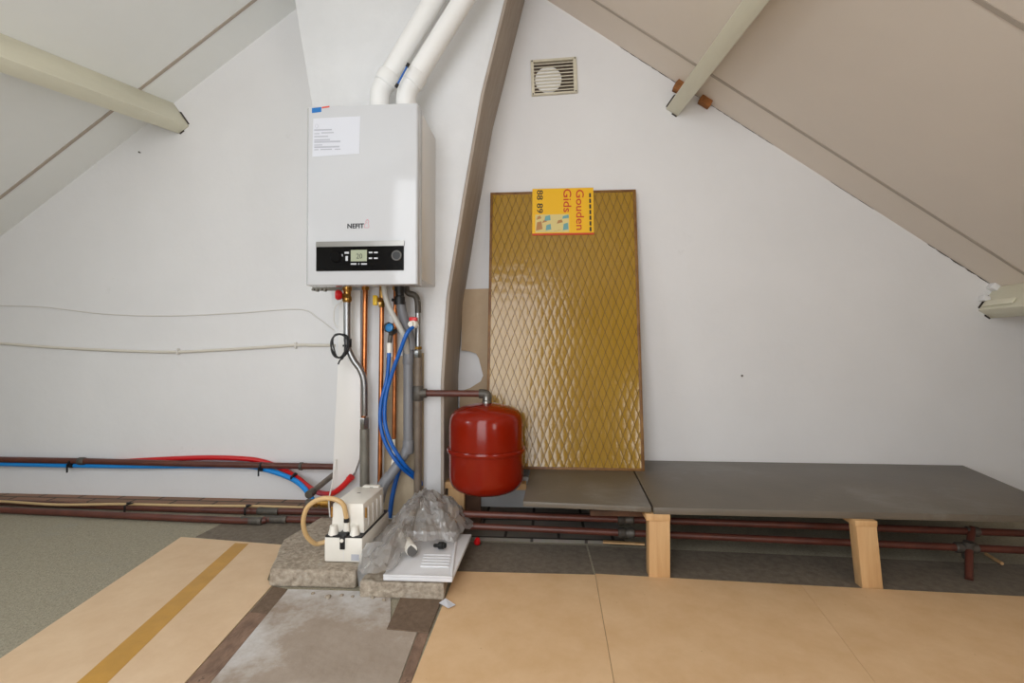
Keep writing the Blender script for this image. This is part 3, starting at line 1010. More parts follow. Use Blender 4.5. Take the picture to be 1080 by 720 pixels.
obj('tap_body', MB().tube([at(440, 340, -.385), at(438, 341, -.44)], .009, 10), 'brass', r_)
obj('tap_lever', MB().box(at(432, 336, -.44).x, at(440, 336, -.44).x, -.452, -.425, at(436, 338.6, -.44).z, at(436, 334.3, -.44).z, bev=.004), 'red', r_)

# ------------------------------------------------------------------ white board beside the pipes
def pp(lst, Y): return [P(x, y, Y) for x, y in lst]


outl = [(358, 306), (380, 306), (380, 468), (379, 484), (374, 498), (366, 508), (356, 514), (350, 516), (353, 450), (355.5, 400)]
tag(obj('white_board', MB().prism(pp(outl, -.352), (0, .012, 0), bev=.002), 'white_side'), 'white board with a rounded lower corner fixed beside the copper pipes', 'board')

# ------------------------------------------------------------------ expansion vessel
vr = (P(552, 472, -.40) - P(474.5, 472, -.40)).length / 2
vt, vbm = P(513, 424.5, -.40).z, P(513, 522, -.40 - .03).z
H = vt - vbm
vc.z = vbm
ves = thing('expansion_vessel', 'glossy red expansion tank hanging from the brown pipe left of the amber glass', 'tank', vc)
prof = [(0, 0), (vr * .35, .003), (vr * .68, .013), (vr * .83, .023), (vr * .93, .037), (vr * .985, .054), (vr, .072)]
fl_z = H * .49
prof += [(vr, fl_z - .012), (vr, fl_z)]
obj('lower_shell', MB().lathe(vc, (0, 0, 1), prof, 56), 'tank', ves, angle=1.0)
up = [(vr, fl_z), (vr, H - .085), (vr * .985, H - .062), (vr * .95, H - .046), (vr * .86, H - .030), (vr * .63, H - .014), (vr * .3, H - .003), (0, H)]
obj('upper_shell', MB().lathe(vc, (0, 0, 1), up, 56), 'tank', ves, angle=1.0)
obj('clamp_ring', MB().lathe(vc, (0, 0, 1), [(vr, fl_z - .009), (vr + .007, fl_z - .008), (vr + .010, fl_z), (vr + .007, fl_z + .008), (vr, fl_z + .009)], 56), 'tank', ves, angle=1.0)
obj('top_nipple', MB().lathe(vc + Vector((0, 0, H - .006)), (0, 0, 1), [(.017, 0), (.017, .012), (.013, .016), (.013, .03)], 14), 'steel', ves)
obj('valve_stem', MB().lathe(vc - Vector((0, 0, .008)), (0, 0, 1), [(.006, 0), (.006, .012)], 10), 'black', ves)

# ------------------------------------------------------------------ timber under the vessel
a, b = P(468, 505, -.30), P(555, 516, -.30)
tag(obj('pine_batten', MB().box(a.x, b.x, -.315, -.245, .170, .197, bev=.002), 'wood'), 'short pine batten lying under the red tank', 'batten')
a, b = P(473, 530, -.30), P(490, 530, -.30)
tag(obj('bench_post', MB().box(a.x, b.x, -.31, -.25, .012, .170, bev=.002), 'wood'), 'short pine post under the red tank beside the chimney', 'post')
a, b = P(491, 530, -.28), P(507, 530, -.28)
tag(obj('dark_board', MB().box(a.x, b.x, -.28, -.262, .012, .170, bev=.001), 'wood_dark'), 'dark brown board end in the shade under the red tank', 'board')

# ------------------------------------------------------------------ bench
BT = .232
TB = .022


def flat(pts, z_top, th):
    return MB().prism([(x, y, z_top) for x, y in pts], (0, 0, -th), bev=.0015)


def fxy(px, py, z=0.0): v = F(px, py, z); return (v.x, v.y)


fy = -.70
lx0 = F(555, 500, BT).x
lb = [(lx0 + .02, -.008), (0.378, -.008), (0.343, fy + .005), (lx0 + .004, fy + .035)]
tag(obj('bench_board', flat(lb, BT, TB - .004), 'bench'), 'shorter dark grey bench board under the amber glass', 'board')
e0, e1 = F(1021, 492, BT), F(1079, 521, BT)
k = (e1.x - e0.x) / (e1.y - e0.y)
rb = [(0.384, -.008), (e0.x, -.008), (e0.x + k * (fy - e0.y) * .8, fy), (0.349, fy)]
tag(obj('bench_board', flat(rb, BT, TB), 'bench'), 'long dark grey bench board running along the right wall', 'board')
a, b = P(507, 534, -.27), P(622, 538, -.27)
tag(obj('grey_panel', MB().box(a.x, b.x, -.27, -.256, a.z, BT - TB + .003, bev=.001), 'bench_lt'), 'light grey upright panel in the shade below the shorter bench board', 'panel')
# posts
p0, p1 = F(685, 610), F(707, 610)
zc = BT - TB
pb = thing('bench_post', 'upright pine post with cap block under the joint of the dark boards', 'post', ((p0.x + p1.x) / 2, -.66, 0))
obj('upright', MB().box(p0.x, p1.x, -.695, -.645, 0, zc - .022, bev=.002), 'wood', pb)
obj('cap_block', MB().box(p0.x - .010, p1.x, -.700, -.60, zc - .022, zc, bev=.002), 'wood', pb)
p0, p1 = F(911, 622), F(932, 622)
t0, t1 = P(903, 556, -.715), P(925, 556, -.715)
pb = thing('bench_post', 'leaning pine post under the long dark board', 'post', ((p0.x + p1.x) / 2, -.68, 0))
obj('upright', MB().prism([(p0.x, -.725, 0), (p1.x, -.725, 0), (t1.x, -.715, zc - .018), (t0.x, -.715, zc - .018)], (0, .04, 0), bev=.002), 'wood', pb)
obj('cap_block', MB().box(t0.x - .004, t1.x, -.718, -.64, zc - .018, zc, bev=.002), 'wood', pb)
a, b = P(622, 540, -.62), P(682, 540, -.62)
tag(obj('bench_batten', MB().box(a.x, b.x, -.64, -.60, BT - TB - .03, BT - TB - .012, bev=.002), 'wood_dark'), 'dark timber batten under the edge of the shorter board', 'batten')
# back bearers in the shade
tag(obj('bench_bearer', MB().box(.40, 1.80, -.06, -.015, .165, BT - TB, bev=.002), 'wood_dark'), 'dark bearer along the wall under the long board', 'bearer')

# ------------------------------------------------------------------ pipes under the bench
def long_pipe(label, pts, r, couplers=(), material='pipe_brown', name='heating_pipe', slim=False):
    root = thing(name, label, 'pipe', pts[0])
    obj('tube', MB().tube(catmull(pts, 4) if len(pts) > 2 else pts, r, 14), material, root)
    for c, d in couplers:
        d = Vector(d).normalized()
        if slim:
            obj('coupling', MB().lathe(c - d * .05, d, [(r + .0006, 0), (r + .0025, .004), (r + .0025, .018), (r + .001, .022), (r + .001, .078), (r + .0025, .082), (r + .0025, .096), (r + .0006, .10)], 14), 'pipe_grey', root)
            continue
        obj('coupling', MB().lathe(c - d * .03, d, [(r + .002, 0), (r + .006, .004), (r + .006, .022), (r + .003, .026), (r + .003, .034), (r + .006, .038), (r + .006, .056), (r + .002, .06)], 14), 'pipe_grey', root)
    return root


zu, zd = .118, .074
ua, ub = F(482, 541.5, zu), F(1079, 562, zu)
ub = ua + (ub - ua) * 1.12
da, db = F(482, 554, zd), F(1079, 580, zd)
db = da + (db - da) * 1.12
cu = F(660, 548, zu)
cd = F(661, 563, zd)
long_pipe('upper red-brown heating pipe under the bench boards', [ua, ub], .0125, [(ua + (ub - ua) * ((cu.x - ua.x) / (ub.x - ua.x)), ub - ua)])
long_pipe('lower red-brown heating pipe under the bench boards', [da, db], .0125, [(da + (db - da) * ((cd.x - da.x) / (db.x - da.x)), db - da)])
c = F(1018, 577, zd)
c = da + (db - da) * ((c.x - da.x) / (db.x - da.x))
q = F(1018, 557, zu)
tp = ua + (ub - ua) * ((q.x - ua.x) / (ub.x - ua.x))
r_ = thing('pipe_drop', 'short vertical brown pipe with tee below the long bench board', 'pipe', (c.x, c.y, 0))
obj('tube', MB().tube([tp + Vector((0, 0, .012)), c + Vector((0, -.012, 0)), F(1022, 611, .004)], .011, 12), 'pipe_brown', r_)
d = (db - da).normalized()
obj('tee', MB().lathe(c - d * .035, d, [(.014, 0), (.0175, .004), (.0175, .066), (.014, .07)], 14).lathe(c + Vector((0, -.005, -.035)), (0, -.1, 1), [(.013, 0), (.0155, .004), (.0155, .06)], 14), 'pipe_grey', r_)
obj('tee', MB().lathe(tp - d * .02, d, [(.0135, 0), (.0165, .003), (.0165, .037), (.0135, .04)], 14), 'pipe_grey', r_)
tag(obj('wood_stick', MB().tube([F(1040, 584, .01), F(1057, 594, .008)], .006, 6), 'wood'), 'small wooden stick on the floor behind the short vertical pipe', 'stick')
tag(obj('wood_lath', MB().prism([F(636, 571, .013), F(680, 573.5, .013), F(680, 575, .013), F(636, 573, .013)], (0, 0, .006)), 'wood'), 'thin lath on the floor below the pipe couplings', 'lath')
rc = F(503, 572.5, .012)
tag(obj('red_cap', MB().lathe(rc, (.2, -.3, 1), [(.012, 0), (.013, .008), (.008, .02), (0, .022)], 12), 'red'), 'small red plastic cap on the floor below the pipes', 'cap')

# ------------------------------------------------------------------ amber wired glass
gb = Vector((0, -.212, BT + .001))           # bottom front line
gt = Vector((0, -.030, 1.490))
gl0, gl1 = -.262, .413
sv = (gt - gb)
GH = sv.length
sv.normalize()
gn = Vector((0, -sv.z, sv.y))                 # outward normal (to the room, up)
GWD = gl1 - gl0
skew = .008


def G(u, v, d=0.0):
    return Vector((gl0, 0, 0)) + Vector((1, 0, 0)) * u + gb + sv * v + gn * d


glass = thing('wired_glass_panel', 'tall amber wired-glass panel leaning on the wall with a yellow sticker', 'glass panel', ((gl0 + gl1) / 2, -.2, BT))
obj('pane', MB().prism([G(0, 0), G(GWD, 0), G(GWD, GH), G(0, GH)], -gn * .014), 'amber', glass, smooth=False)
# wire mesh: diamond lattice on the face
W_, H_ = GWD / 20, GH / 14
mb = MB()
sl = H_ / W_
U0, U1, V0, V1 = .010, GWD - .010, .010, GH - .010


def clip_line(c, s):
    # v = s*u + c clipped to the rectangle
    pts = []
    for u in (U0, U1):
        v = s * u + c
        if V0 <= v <= V1:
            pts.append((u, v))
    for v in (V0, V1):
        u = (v - c) / s
        if U0 < u < U1:
            pts.append((u, v))
    return pts[:2] if len(pts) >= 2 else None


def wire(seg):
    (u0, v0), (u1, v1) = sorted(seg)
    d = Vector((u1 - u0, v1 - v0)).normalized()
    o = Vector((-d.y, d.x)) * .0011
    p = [G(u0 + o.x, v0 + o.y, .0002), G(u1 + o.x, v1 + o.y, .0002), G(u1 - o.x, v1 - o.y, .0002), G(u0 - o.x, v0 - o.y, .0002)]
    mb.prism(p, gn * .0009)


k = -40
for k in range(-40, 60):
    s = clip_line(k * H_ + .01, sl)
    if s:
        wire(s)
    s = clip_line(k * H_ + .01, -sl)
    if s:
        wire(s)
obj('wire_mesh', mb, 'wire', glass, smooth=False)
mb = MB()
for (u0, u1, v0, v1) in ((-.003, .009, -.002, GH + .003), (GWD - .010, GWD + .003, -.002, GH + .003), (.009, GWD - .010, -.002, .010), (.009, GWD - .010, GH - .009, GH + .003)):
    mb.prism([G(u0, v0, .002), G(u1, v0, .002), G(u1, v1, .002), G(u0, v1, .002)], -gn * .019, bev=.001)
obj('edge_seal', mb, 'seal', glass)


# sticker (bag label) at the top
def gpix(px, py):
    d = ray(px, py)
    t = (G(0, 0) - EYE).dot(gn) / d.dot(gn)
    p = EYE + d * t
    return p.x - gl0, (p - gb - Vector((gl0, 0, 0))).dot(sv)


su0, sv1 = gpix(561.5, 199.5)
su1, sv0 = gpix(626.5, 247.5)
SW, SH = su1 - su0, sv1 - sv0


def S(a, b, d=.0016): return G(su0 + a * SW, sv0 + b * SH, d)


stk = obj('sticker', MB().prism([S(0, 0, .0024), S(1, 0, .0024), S(1, 1, .0024), S(0, 1, .0024)], gn * .0008), 'sticker_yel', glass, smooth=False)
stk['label'] = 'yellow sticker with red sideways lettering'
mb = MB().prism([S(0, 0, .0032), S(1, 0, .0032), S(1, .04, .0032), S(0, .04, .0032)], gn * .0004)
obj('red_edge', mb, 'sticker_ink', stk, smooth=False)
dn = -sv
rt = Vector((1, 0, 0))
lettering('Gouden', S(.78, .53, .0030), SH * .86, SW * .13, 'sticker_ink', stk, right=dn, up=rt, depth=.0010, bold=.01)
lettering('Gids', S(.575, .73, .0030), SH * .50, SW * .13, 'sticker_ink', stk, right=dn, up=rt, depth=.0010, bold=.01)
lettering('88 89', S(.125, .72, .0030), SH * .50, SW * .10, 'ink_black', stk, right=dn, up=rt, depth=.0010, bold=.01)
mb = MB()
for i in range(7):
    b0 = .88 - i * .12
    mb.prism([S(.93, b0, .0032), S(.96, b0, .0032), S(.96, b0 - .09, .0032), S(.93, b0 - .09, .0032)], gn * .0005)
obj('small_print', mb, 'ink_black', stk, smooth=False)
mb = MB().prism([S(.05, .06, .0032), S(.60, .06, .0032), S(.60, .44, .0032), S(.05, .44, .0032)], gn * .0004)
obj('picture_ground', mb, 'pale_print', stk, smooth=False)
mb = MB()
for (a0, b0, a1, b1) in ((.22, .10, .31, .24), (.20, .30, .30, .43), (.50, .10, .59, .26), (.49, .34, .60, .43)):
    mb = MB().prism([S(a0, b0, .0036), S(a1, b0 + .02, .0036), S(a1 - .01, b1, .0036), S(a0 + .01, b1 - .03, .0036)], gn * .0003)
    obj('picture_shape', mb, 'teal', stk, smooth=False)
mb = MB()
for (a0, b0, a1, b1) in ((.06, .10, .17, .30), (.16, .26, .24, .33), (.35, .08, .47, .11), (.40, .24, .50, .33), (.07, .33, .15, .42)):
    mb = MB().prism([S(a0, b0, .0036), S(a1, b0 + .03, .0036), S(a1 - .02, b1, .0036), S(a0 + .02, b1 - .02, .0036)], gn * .0003)
    obj('picture_shape', mb, 'brown_print', stk, smooth=False)

# bare hardboard offcut behind the glass
oc = [(487.5, 305), (520, 304), (521, 460), (484, 460), (485, 413), (496, 409), (507, 402), (509.5, 396), (505, 378), (502, 372.5), (494, 370), (486.5, 369.5)]
tag(obj('hardboard_offcut', MB().prism(pp(oc, -.022), (0, .012, 0)), 'offcut', smooth=False), 'bare brown hardboard piece with a torn edge between chimney and glass', 'board')

# ------------------------------------------------------------------ concrete plinth slabs
def slab(name, label, top_pts, z, rough_seed):
    mb = MB().prism([(x, y, z) for x, y in top_pts], (0, 0, -z + .001), bev=.006)
    bmesh.ops.subdivide_edges(mb.bm, edges=[e for e in mb.bm.edges if e.calc_length() > .05], cuts=6, use_grid_fill=True)
    for v in mb.bm.verts:
        n3 = Vector((noise.noise(v.co * 14 + Vector((rough_seed, 0, 0))), noise.noise(v.co * 14 + Vector((0, rough_seed, 0))), 0))
        v.co += n3 * .0035
        if v.co.z > .02:
            v.co.z += noise.noise(v.co * 9) * .0015
    return tag(obj(name, mb, 'concrete', angle=.35), label, 'slab')


ZS = .056
s1 = [fxy(284, 600, ZS), fxy(374, 603, ZS), fxy(384, 560, ZS), (P(384, 560, -.50).x, -.36), (F(322, 562, ZS).x + .01, -.36), fxy(307, 576, ZS)]
s1 = [fxy(284, 600, ZS), fxy(375, 602, ZS), (F(375, 602, ZS).x, -.36), (-.93, -.36), (-.96, -.60)]
slab('concrete_slab', 'weathered concrete slab under the white pump', s1, ZS, 1.0)
zs2 = .050
s2 = [(F(379, 613, zs2).x, F(379, 613, zs2).y), (F(468, 616, zs2).x, F(468, 616, zs2).y), (-.335, -.36), (F(375, 602, ZS).x + .012, -.36)]
slab('concrete_slab', 'lower concrete slab under the white tray and plastic bag', s2, zs2, 5.0)

# ------------------------------------------------------------------ condensate pump
pu = thing('condensate_pump', 'white condensate pump box with tan tube on the concrete slab', 'pump', (-.652, -.66, ZS + .001))
pa_, pb2 = F(342, 592, ZS + .002), F(383, 592, ZS + .002)
x0, x1, y0, y1 = pa_.x, pb2.x, pa_.y, pa_.y + .27
zb = ZS + .002
z1 = zb + .078
z2 = z1 + .006
z3 = P(365, 531, y0 + .028).z
obj('tank', MB().box(x0, x1, y0, y1, zb, z1, bev=.004), 'white_plastic', pu)
obj('lid_plate', MB().box(x0 + .002, x1 - .002, y0 + .002, y1 - .002, z1, z2, bev=.001), 'black', pu)
cx0, cx1, cy0 = x0 + .010, x1 - .004, y0 + .028
cov = obj('cover', MB().prism([(cx0, cy0, z2), (cx1, cy0, z2), (cx1 - .004, cy0 + .002, z3), (cx0 + .004, cy0 + .002, z3)], (0, .20, 0), bev=.004), 'white_plastic', pu)
obj('cover_back', MB().box(cx0 + .03, cx1 - .02, cy0 + .196, cy0 + .222, z2, z3 + .004, bev=.004), 'white_plastic', pu)
for px in (350, 386):
    c = P(px, 538, cy0)
    obj('indicator_slot', MB().box(c.x - .0025, c.x + .0025, cy0 - .0015, cy0 + .004, z3 - .045, z3 - .012), 'brass', cov, smooth=False)
for dx, dy in ((.04, .12), (.06, .19)):
    obj('vent_mark', MB().box(cx0 + dx, cx0 + dx + .012, cy0 + dy, cy0 + dy + .006, z3 - .002, z3 + .0006), 'pipe_grey', cov, smooth=False)
for k in range(4):
    yy = cy0 + .04 + k * .042
    obj('side_rib', MB().box(cx1 - .003, cx1 + .0008, yy, yy + .004, z2 + .01, z3 - .02), 'white_side', cov, smooth=False)
for xx in (x0 + .022, x1 - .032):
    obj('screw_boss', MB().lathe((xx, y0 + .018, z2 - .002), (0, 0, 1), [(.017, 0), (.016, .006), (.012, .020), (.011, .030), (0, .032)], 16), 'white_plastic', pu)
c = (x0 + x1) / 2
obj('latch', MB().box(c - .010, c + .006, y0 - .006, y0 + .004, z1 - .036, z1 + .014, bev=.002).box(c - .016, c + .012, y0 - .004, y0 + .03, z1 + .002, z1 + .016, bev=.003), 'black', pu)
obj('latch_button', MB().lathe((c - .002, y0 - .006, z1 - .006), (0, -1, 0), [(.006, 0), (.006, .003), (0, .004)], 12), 'white_plastic', pu)
obj('front_panel', MB().box(c + .0, c + .0025, y0 - .0006, y0 + .002, zb + .004, z1 - .03), 'white_side', pu, smooth=False)
rl = obj('rating_plate', MB().box(x1 - .036, x1 - .010, y0 - .0012, y0 + .002, zb + .006, zb + .026), 'ink', pu, smooth=False)
rl['label'] = 'small grey rating plate'
obj('outlet_spout', MB().tube([(c + .002, y0 + .022, z2 + .004), (c + .002, y0 + .018, z2 + .045)], [.011, .008], 12), 'white_plastic', pu)
tip = Vector((c + .004, y0 + .016, z2 + .04))
obj('spout_ring', MB().lathe(tip, (0, 0, 1), [(.009, 0), (.009, .012), (.007, .014)], 12), 'black', pu)
tp_ = [tip + Vector((0, 0, .012)), P(362, 532, -.775), P(352, 526, -.78), P(338, 526, -.78), P(325, 534, -.77), P(320, 548, -.76), P(322, 562, -.74), P(329, 571, -.72), P(337, 573, -.70), Vector((x0 + .004, y0 + .10, zb + .042))]
tt = obj('tan_tube', MB().tube(catmull(tp_, 6), .0078, 12), 'tan_tube', pu)
tt['label'] = 'tan plastic tube arching from the spout to the tank side'
# white power cord to the pump
cable('power_cord', 'thin white cord dropping past the pipes to the pump', [P(354.5, 484, -.36), P(353.5, 490, -.37), P(352.5, 497, -.38), P(350, 512, -.40), P(347, 527, -.44), P(348, 545, -.50)], .0026, 'white_cable')

# ------------------------------------------------------------------ pipes on the left
wl = thing('heating_pipe', 'red-brown pipe clipped along the left wall above the blue pipe', 'pipe', P(0, 485, -.045))
pa, pb_ = P(-30, 484, -.045), P(353, 492, -.045)
obj('tube', MB().tube([pa, P(90, 486, -.045), P(200, 489, -.045), pb_], .0145, 14), 'pipe_brown', wl)
c = P(83, 486, -.045)
obj('coupling', MB().lathe(c, (1, 0, 0), [(.016, 0), (.0185, .003), (.0185, .03), (.016, .034)], 14), 'pipe_grey', wl)
c = P(316, 491.5, -.045)
obj('pipe_clip', MB().lathe(c, (1, 0, 0), [(.016, 0), (.019, .002), (.019, .014), (.016, .016)], 14).box(c.x, c.x + .016, -.03, 0, c.z - .006, c.z + .006), 'pipe_grey', wl)
el = thing('pipe_stub', 'dull brown pipe stub slanting forward at the chimney foot', 'pipe', P(327, 521, -.30))
a, b = P(356, 497, -.05), P(327, 520.5, -.30)
obj('tube', MB().tube([a, b], .0125, 14), 'pipe_dull', el)
obj('end_cap', MB().tube([b - (a - b).normalized() * .012, b + (a - b).normalized() * .024], .0175, 14), 'pipe_grey', el)
blue = [P(x, y, d) for x, y, d in ((-30, 488, -.035), (0, 489, -.035), (75, 490.6, -.035), (150, 491.5, -.026), (200, 491.3, -.015), (258, 491.5, -.014), (280, 495, -.03), (303, 502.5, -.055), (316, 510, -.10), (326, 521, -.16), (332, 532, -.20))]
tag(obj('water_pipe', MB().tube(catmull(blue, 6), .012, 12), 'blue_pipe'), 'light blue plastic pipe running below the brown wall pipe', 'pipe')
red = [P(x, y, d) for x, y, d in ((120, 487, -.014), (165, 484.5, -.014), (215, 482.5, -.014), (255, 483.5, -.014), (277, 486.5, -.014), (298, 494.5, -.018), (314, 504, -.06), (328, 515, -.13), (341, 520.5, -.24), (352, 519.5, -.36), (362, 512, -.385), (369, 504.5, -.39))]
ro = thing('water_pipe', 'red plastic pipe arching over the brown wall pipe and dipping at the chimney', 'pipe', red[6])
obj('tube', MB().tube(catmull(red, 6), .012, 12), 'red_pipe', ro)
d = (red[-1] - red[-2]).normalized()
obj('end_sleeve', MB().tube([red[-1] - d * .006, red[-1] + d * .012], .014, 12), 'red_pipe', ro)

zp = .0165
lp = [F(x, y, zp) for x, y in ((-40, 528), (0, 529.5), (140, 535), (250, 538.5))] + [F(265, 538, zp + .004), F(300, 539, zp + .004), F(352, 540, zp + .004)]
h1 = long_pipe('rear red-brown pipe lying on the floor along the left wall', lp[:4] + lp[5:], .0145, [(F(283, 539, zp + .003), Vector((1, -.06, 0)))], slim=True)
lq = [F(x, y, zp) for x, y in ((-40, 536), (0, 537.5), (140, 544), (262, 549), (282, 547.5), (310, 547.5), (352, 549))]
h2 = long_pipe('front red-brown pipe lying on the floor along the left wall', lq, .0145, [(F(265, 549, zp), Vector((1, -.08, 0))), (F(291, 547.5, zp), Vector((1, -.02, 0)))], slim=True)
tb = [F(x, y, .034) for x, y in ((-40, 529), (0, 528.5), (60, 532), (130, 531.5), (200, 533), (265, 533.5), (320, 535))]
cable('thin_tube', 'thin beige tube lying on the two floor pipes', tb, .0062, 'tan_cable', cat='tube', n=10)
for i, (px, py, z, hh, lb_) in enumerate(((138, 532.5, .034, .018, 'black cable tie on the floor pipes nearer the left edge'), (263, 535, .034, .022, 'black cable tie on the floor pipes nearer the pump'))):
    c = F(px, py, z)
    mb = MB().box(c.x - .004, c.x + .004, c.y - .034, c.y + .012, c.z + .005, c.z + .010, bev=.0015).box(c.x - .004, c.x + .004, c.y - .036, c.y - .031, c.z - .024, c.z + .009, bev=.0015).box(c.x - .006, c.x + .010, c.y - .02, c.y - .008, c.z + .008, c.z + .018, bev=.002)
    tag(obj('cable_tie', mb, 'black'), lb_, 'cable tie', 'black cable ties')
for px, py, lb_ in ((75, 488.5, 'black cable tie around the brown and blue wall pipes'), (275, 492, 'black cable tie where the red pipe passes behind the brown one'), (310, 502, 'black cable tie on the blue and red pipes before the chimney')):
    c = P(px, py, -.045)
    if px == 310:
        c = P(px, py, -.065)
        mb = MB().lathe(c + Vector((-.004, 0, 0)), (1, -.2, -.5), [(.017, 0), (.020, .001), (.020, .008), (.017, .009)], 14)
    else:
        mb = MB().lathe(c, (1, 0, 0), [(.020, 0), (.0225, .001), (.0225, .008), (.020, .009)], 14).box(c.x, c.x + .005, c.y - .026, c.y - .02, c.z - .04, c.z)
    tag(obj('cable_tie', mb, 'black'), lb_, 'cable tie', 'black cable ties')
# brass and grey fittings behind the pump
r_ = thing('pipe_valve', 'brass valve on the floor pipe behind the pump', 'valve', F(338, 540, .02))
c = P(330, 530, -.36)
obj('body', MB().lathe(c, (1, 0, 0), [(.012, 0), (.017, .004), (.017, .02), (.013, .024), (.013, .034), (.018, .038), (.018, .07)], 12), 'brass', r_)
obj('blue_end', MB().lathe(c + Vector((-.03, 0, 0)), (1, 0, 0), [(.010, 0), (.015, .004), (.015, .03)], 12), 'pipe_grey', r_)

# ------------------------------------------------------------------ floor coverings
def sheet(name, label, pts, material, z0, th, cat='sheet', world=False):
    q = [p if world else fxy(*p, z0 + th) for p in pts]
    o = obj(name, MB().prism([(x, y, z0) for x, y in q], (0, 0, th)), material, smooth=False)
    return tag(o, label, cat)


# floor strip of darker boards between carpet and wall, then the objects on it
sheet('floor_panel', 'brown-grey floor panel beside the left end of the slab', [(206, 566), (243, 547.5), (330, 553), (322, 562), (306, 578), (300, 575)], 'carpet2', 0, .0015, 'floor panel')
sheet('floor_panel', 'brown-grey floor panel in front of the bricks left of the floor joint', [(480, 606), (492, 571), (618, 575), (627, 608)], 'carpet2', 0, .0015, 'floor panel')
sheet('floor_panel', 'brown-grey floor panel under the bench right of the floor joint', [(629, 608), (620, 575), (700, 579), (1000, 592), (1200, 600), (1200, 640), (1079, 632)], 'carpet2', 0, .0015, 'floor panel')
Lh = [fxy(191, 567), fxy(300, 575.5), fxy(288, 596), fxy(282, 612), fxy(287, 618)]
e = fxy(197, 719)
v = Vector((e[0] - Lh[-1][0], e[1] - Lh[-1][1]))
e2 = (Lh[-1][0] + v.x * 2.2, Lh[-1][1] + v.y * 2.2)
v2 = Vector(fxy(0, 696)) - Vector(fxy(191, 567))
e3 = tuple(Vector(fxy(191, 567)) + v2 * 2.0)
sheet('hardboard_sheet', 'pale tan hardboard sheet with a mustard tape line on the left floor', Lh + [e2, e3], 'paperL', 0, .004, 'hardboard', world=True)
t0, t1 = fxy(248, 572.5, .004), fxy(262, 573.5, .004)
w0, w1 = fxy(82, 719, .004), fxy(114, 719, .004)
ext = lambda a, b, k: (a[0] + (b[0] - a[0]) * k, a[1] + (b[1] - a[1]) * k)
sheet('floor_tape', 'mustard tape strip stuck along the left hardboard sheet', [t0, t1, ext(t1, w1, 1.9), ext(t0, w0, 1.9)], 'tape', .004, .0006, 'tape', world=True)
a0, a1 = fxy(481, 603.5), fxy(627.5, 607)
b1 = ext(a1, fxy(647, 719), 1.8)
b0 = ext(a0, fxy(435, 719), 1.8)
sheet('hardboard_sheet', 'tan hardboard sheet with dark specks between the subfloor and the first joint', [a0, a1, b1, b0], 'paper', 0, .004, 'hardboard', world=True)
c0, c1 = fxy(627.9, 606), fxy(845, 618)
d1 = ext(c1, fxy(921, 719), 1.8)
d0 = ext(c0, fxy(647.6, 719), 1.8)
sheet('hardboard_sheet', 'tan hardboard sheet in front of the two bench posts', [c0, c1, d1, d0], 'paper', 0, .004, 'hardboard', world=True)
g0, g1 = fxy(845.3, 618), fxy(1079, 630)
g1 = ext(g0, g1, 1.25)
sheet('hardboard_sheet', 'tan hardboard sheet at the right end of the floor', [g0, g1, (g1[0], d1[1]), ext(g0, fxy(921.4, 719), 1.8)], 'paper', 0, .004, 'hardboard', world=True)
# subfloor board, brick strips, brown square
m0, m1 = fxy(304, 622), fxy(412, 625)
m2 = ext(fxy(440, 667), fxy(421, 719), 2.2)
m3 = ext(m0, fxy(224, 719), 1.9)
_ys = [p[1] for p in (m0, m1, m2, m3)]
_xs = [p[0] for p in (m0, m1, m2, m3, fxy(440, 667))]
DUST_Y = max(_ys) - .16 - (max(_ys) + min(_ys)) / 2
DUST_X = min(_xs) + .13 - (max(_xs) + min(_xs)) / 2
dust(M['subfloor'])
sheet('subfloor_board', 'bare grey board with white plaster dust between the hardboard sheets', [m0, m1, fxy(412, 662), fxy(440, 667), m2, m3], 'subfloor', 0, .003, 'floor board', world=True)
sheet('fibre_tile', 'dark brown square of fibre board in front of the right concrete slab', [(424, 626), (467, 629), (452, 666.5), (408, 662.5)], 'brownsq', .003, .003, 'floor board')
sheet('brick_strip', 'upper short strip of grey brick left of the bare board', [(288, 618), (303, 621), (283, 647), (264, 645)], 'brownsq', 0, .002, 'bricks')
q0, q1 = (263, 646), (282, 648)
sheet('brick_strip', 'strip of worn brick along the left edge of the bare board', [fxy(*q0), fxy(*q1), ext(fxy(*q1), fxy(223, 719), 1.8), ext(fxy(*q0), fxy(198, 719), 1.8)], 'rubble', 0, .002, 'bricks', world=True)
q0, q1 = (441, 667), (452, 668)
sheet('brick_strip', 'strip of broken brick along the right edge of the bare board', [fxy(*q0), fxy(*q1), ext(fxy(*q1), fxy(434, 719), 1.8), ext(fxy(*q0), fxy(422, 719), 1.8)], 'rubble', 0, .002, 'bricks', world=True)
sp = [fxy(463, 636, .006), fxy(470, 632.5, .006), fxy(480.5, 638, .006), fxy(473, 643, .006)]
mb = MB().prism([(x, y, .0065 + .004 * (i % 2)) for i, (x, y) in enumerate(sp)], (0, 0, .0008))
tag(obj('paper_scrap', mb, 'paper_white', smooth=False), 'small white paper scrap at the corner of the tan hardboard', 'paper')
# crumbs of rubble in front of the slab
for i, (px, py, s) in enumerate(((346, 630, .009), (330, 626, .006), (393, 630, .007), (405, 633, .006), (372, 629, .005), (360, 628, .006))):
    c = F(px, py, .004)
    mb = MB()
    bmesh.ops.create_icosphere(mb.bm, subdivisions=2, radius=s)
    for v in mb.bm.verts:
        v.co *= 1 + .5 * noise.noise(v.co * 150 + Vector((i, 0, 0)))
        v.co.z *= .6
        v.co += c + Vector((0, 0, s * .3))
    o = tag(obj('rubble_crumb', mb, 'concrete'), 'small grey rubble crumb on the dusty board before the slabs', 'rubble', 'rubble crumbs before the slabs')

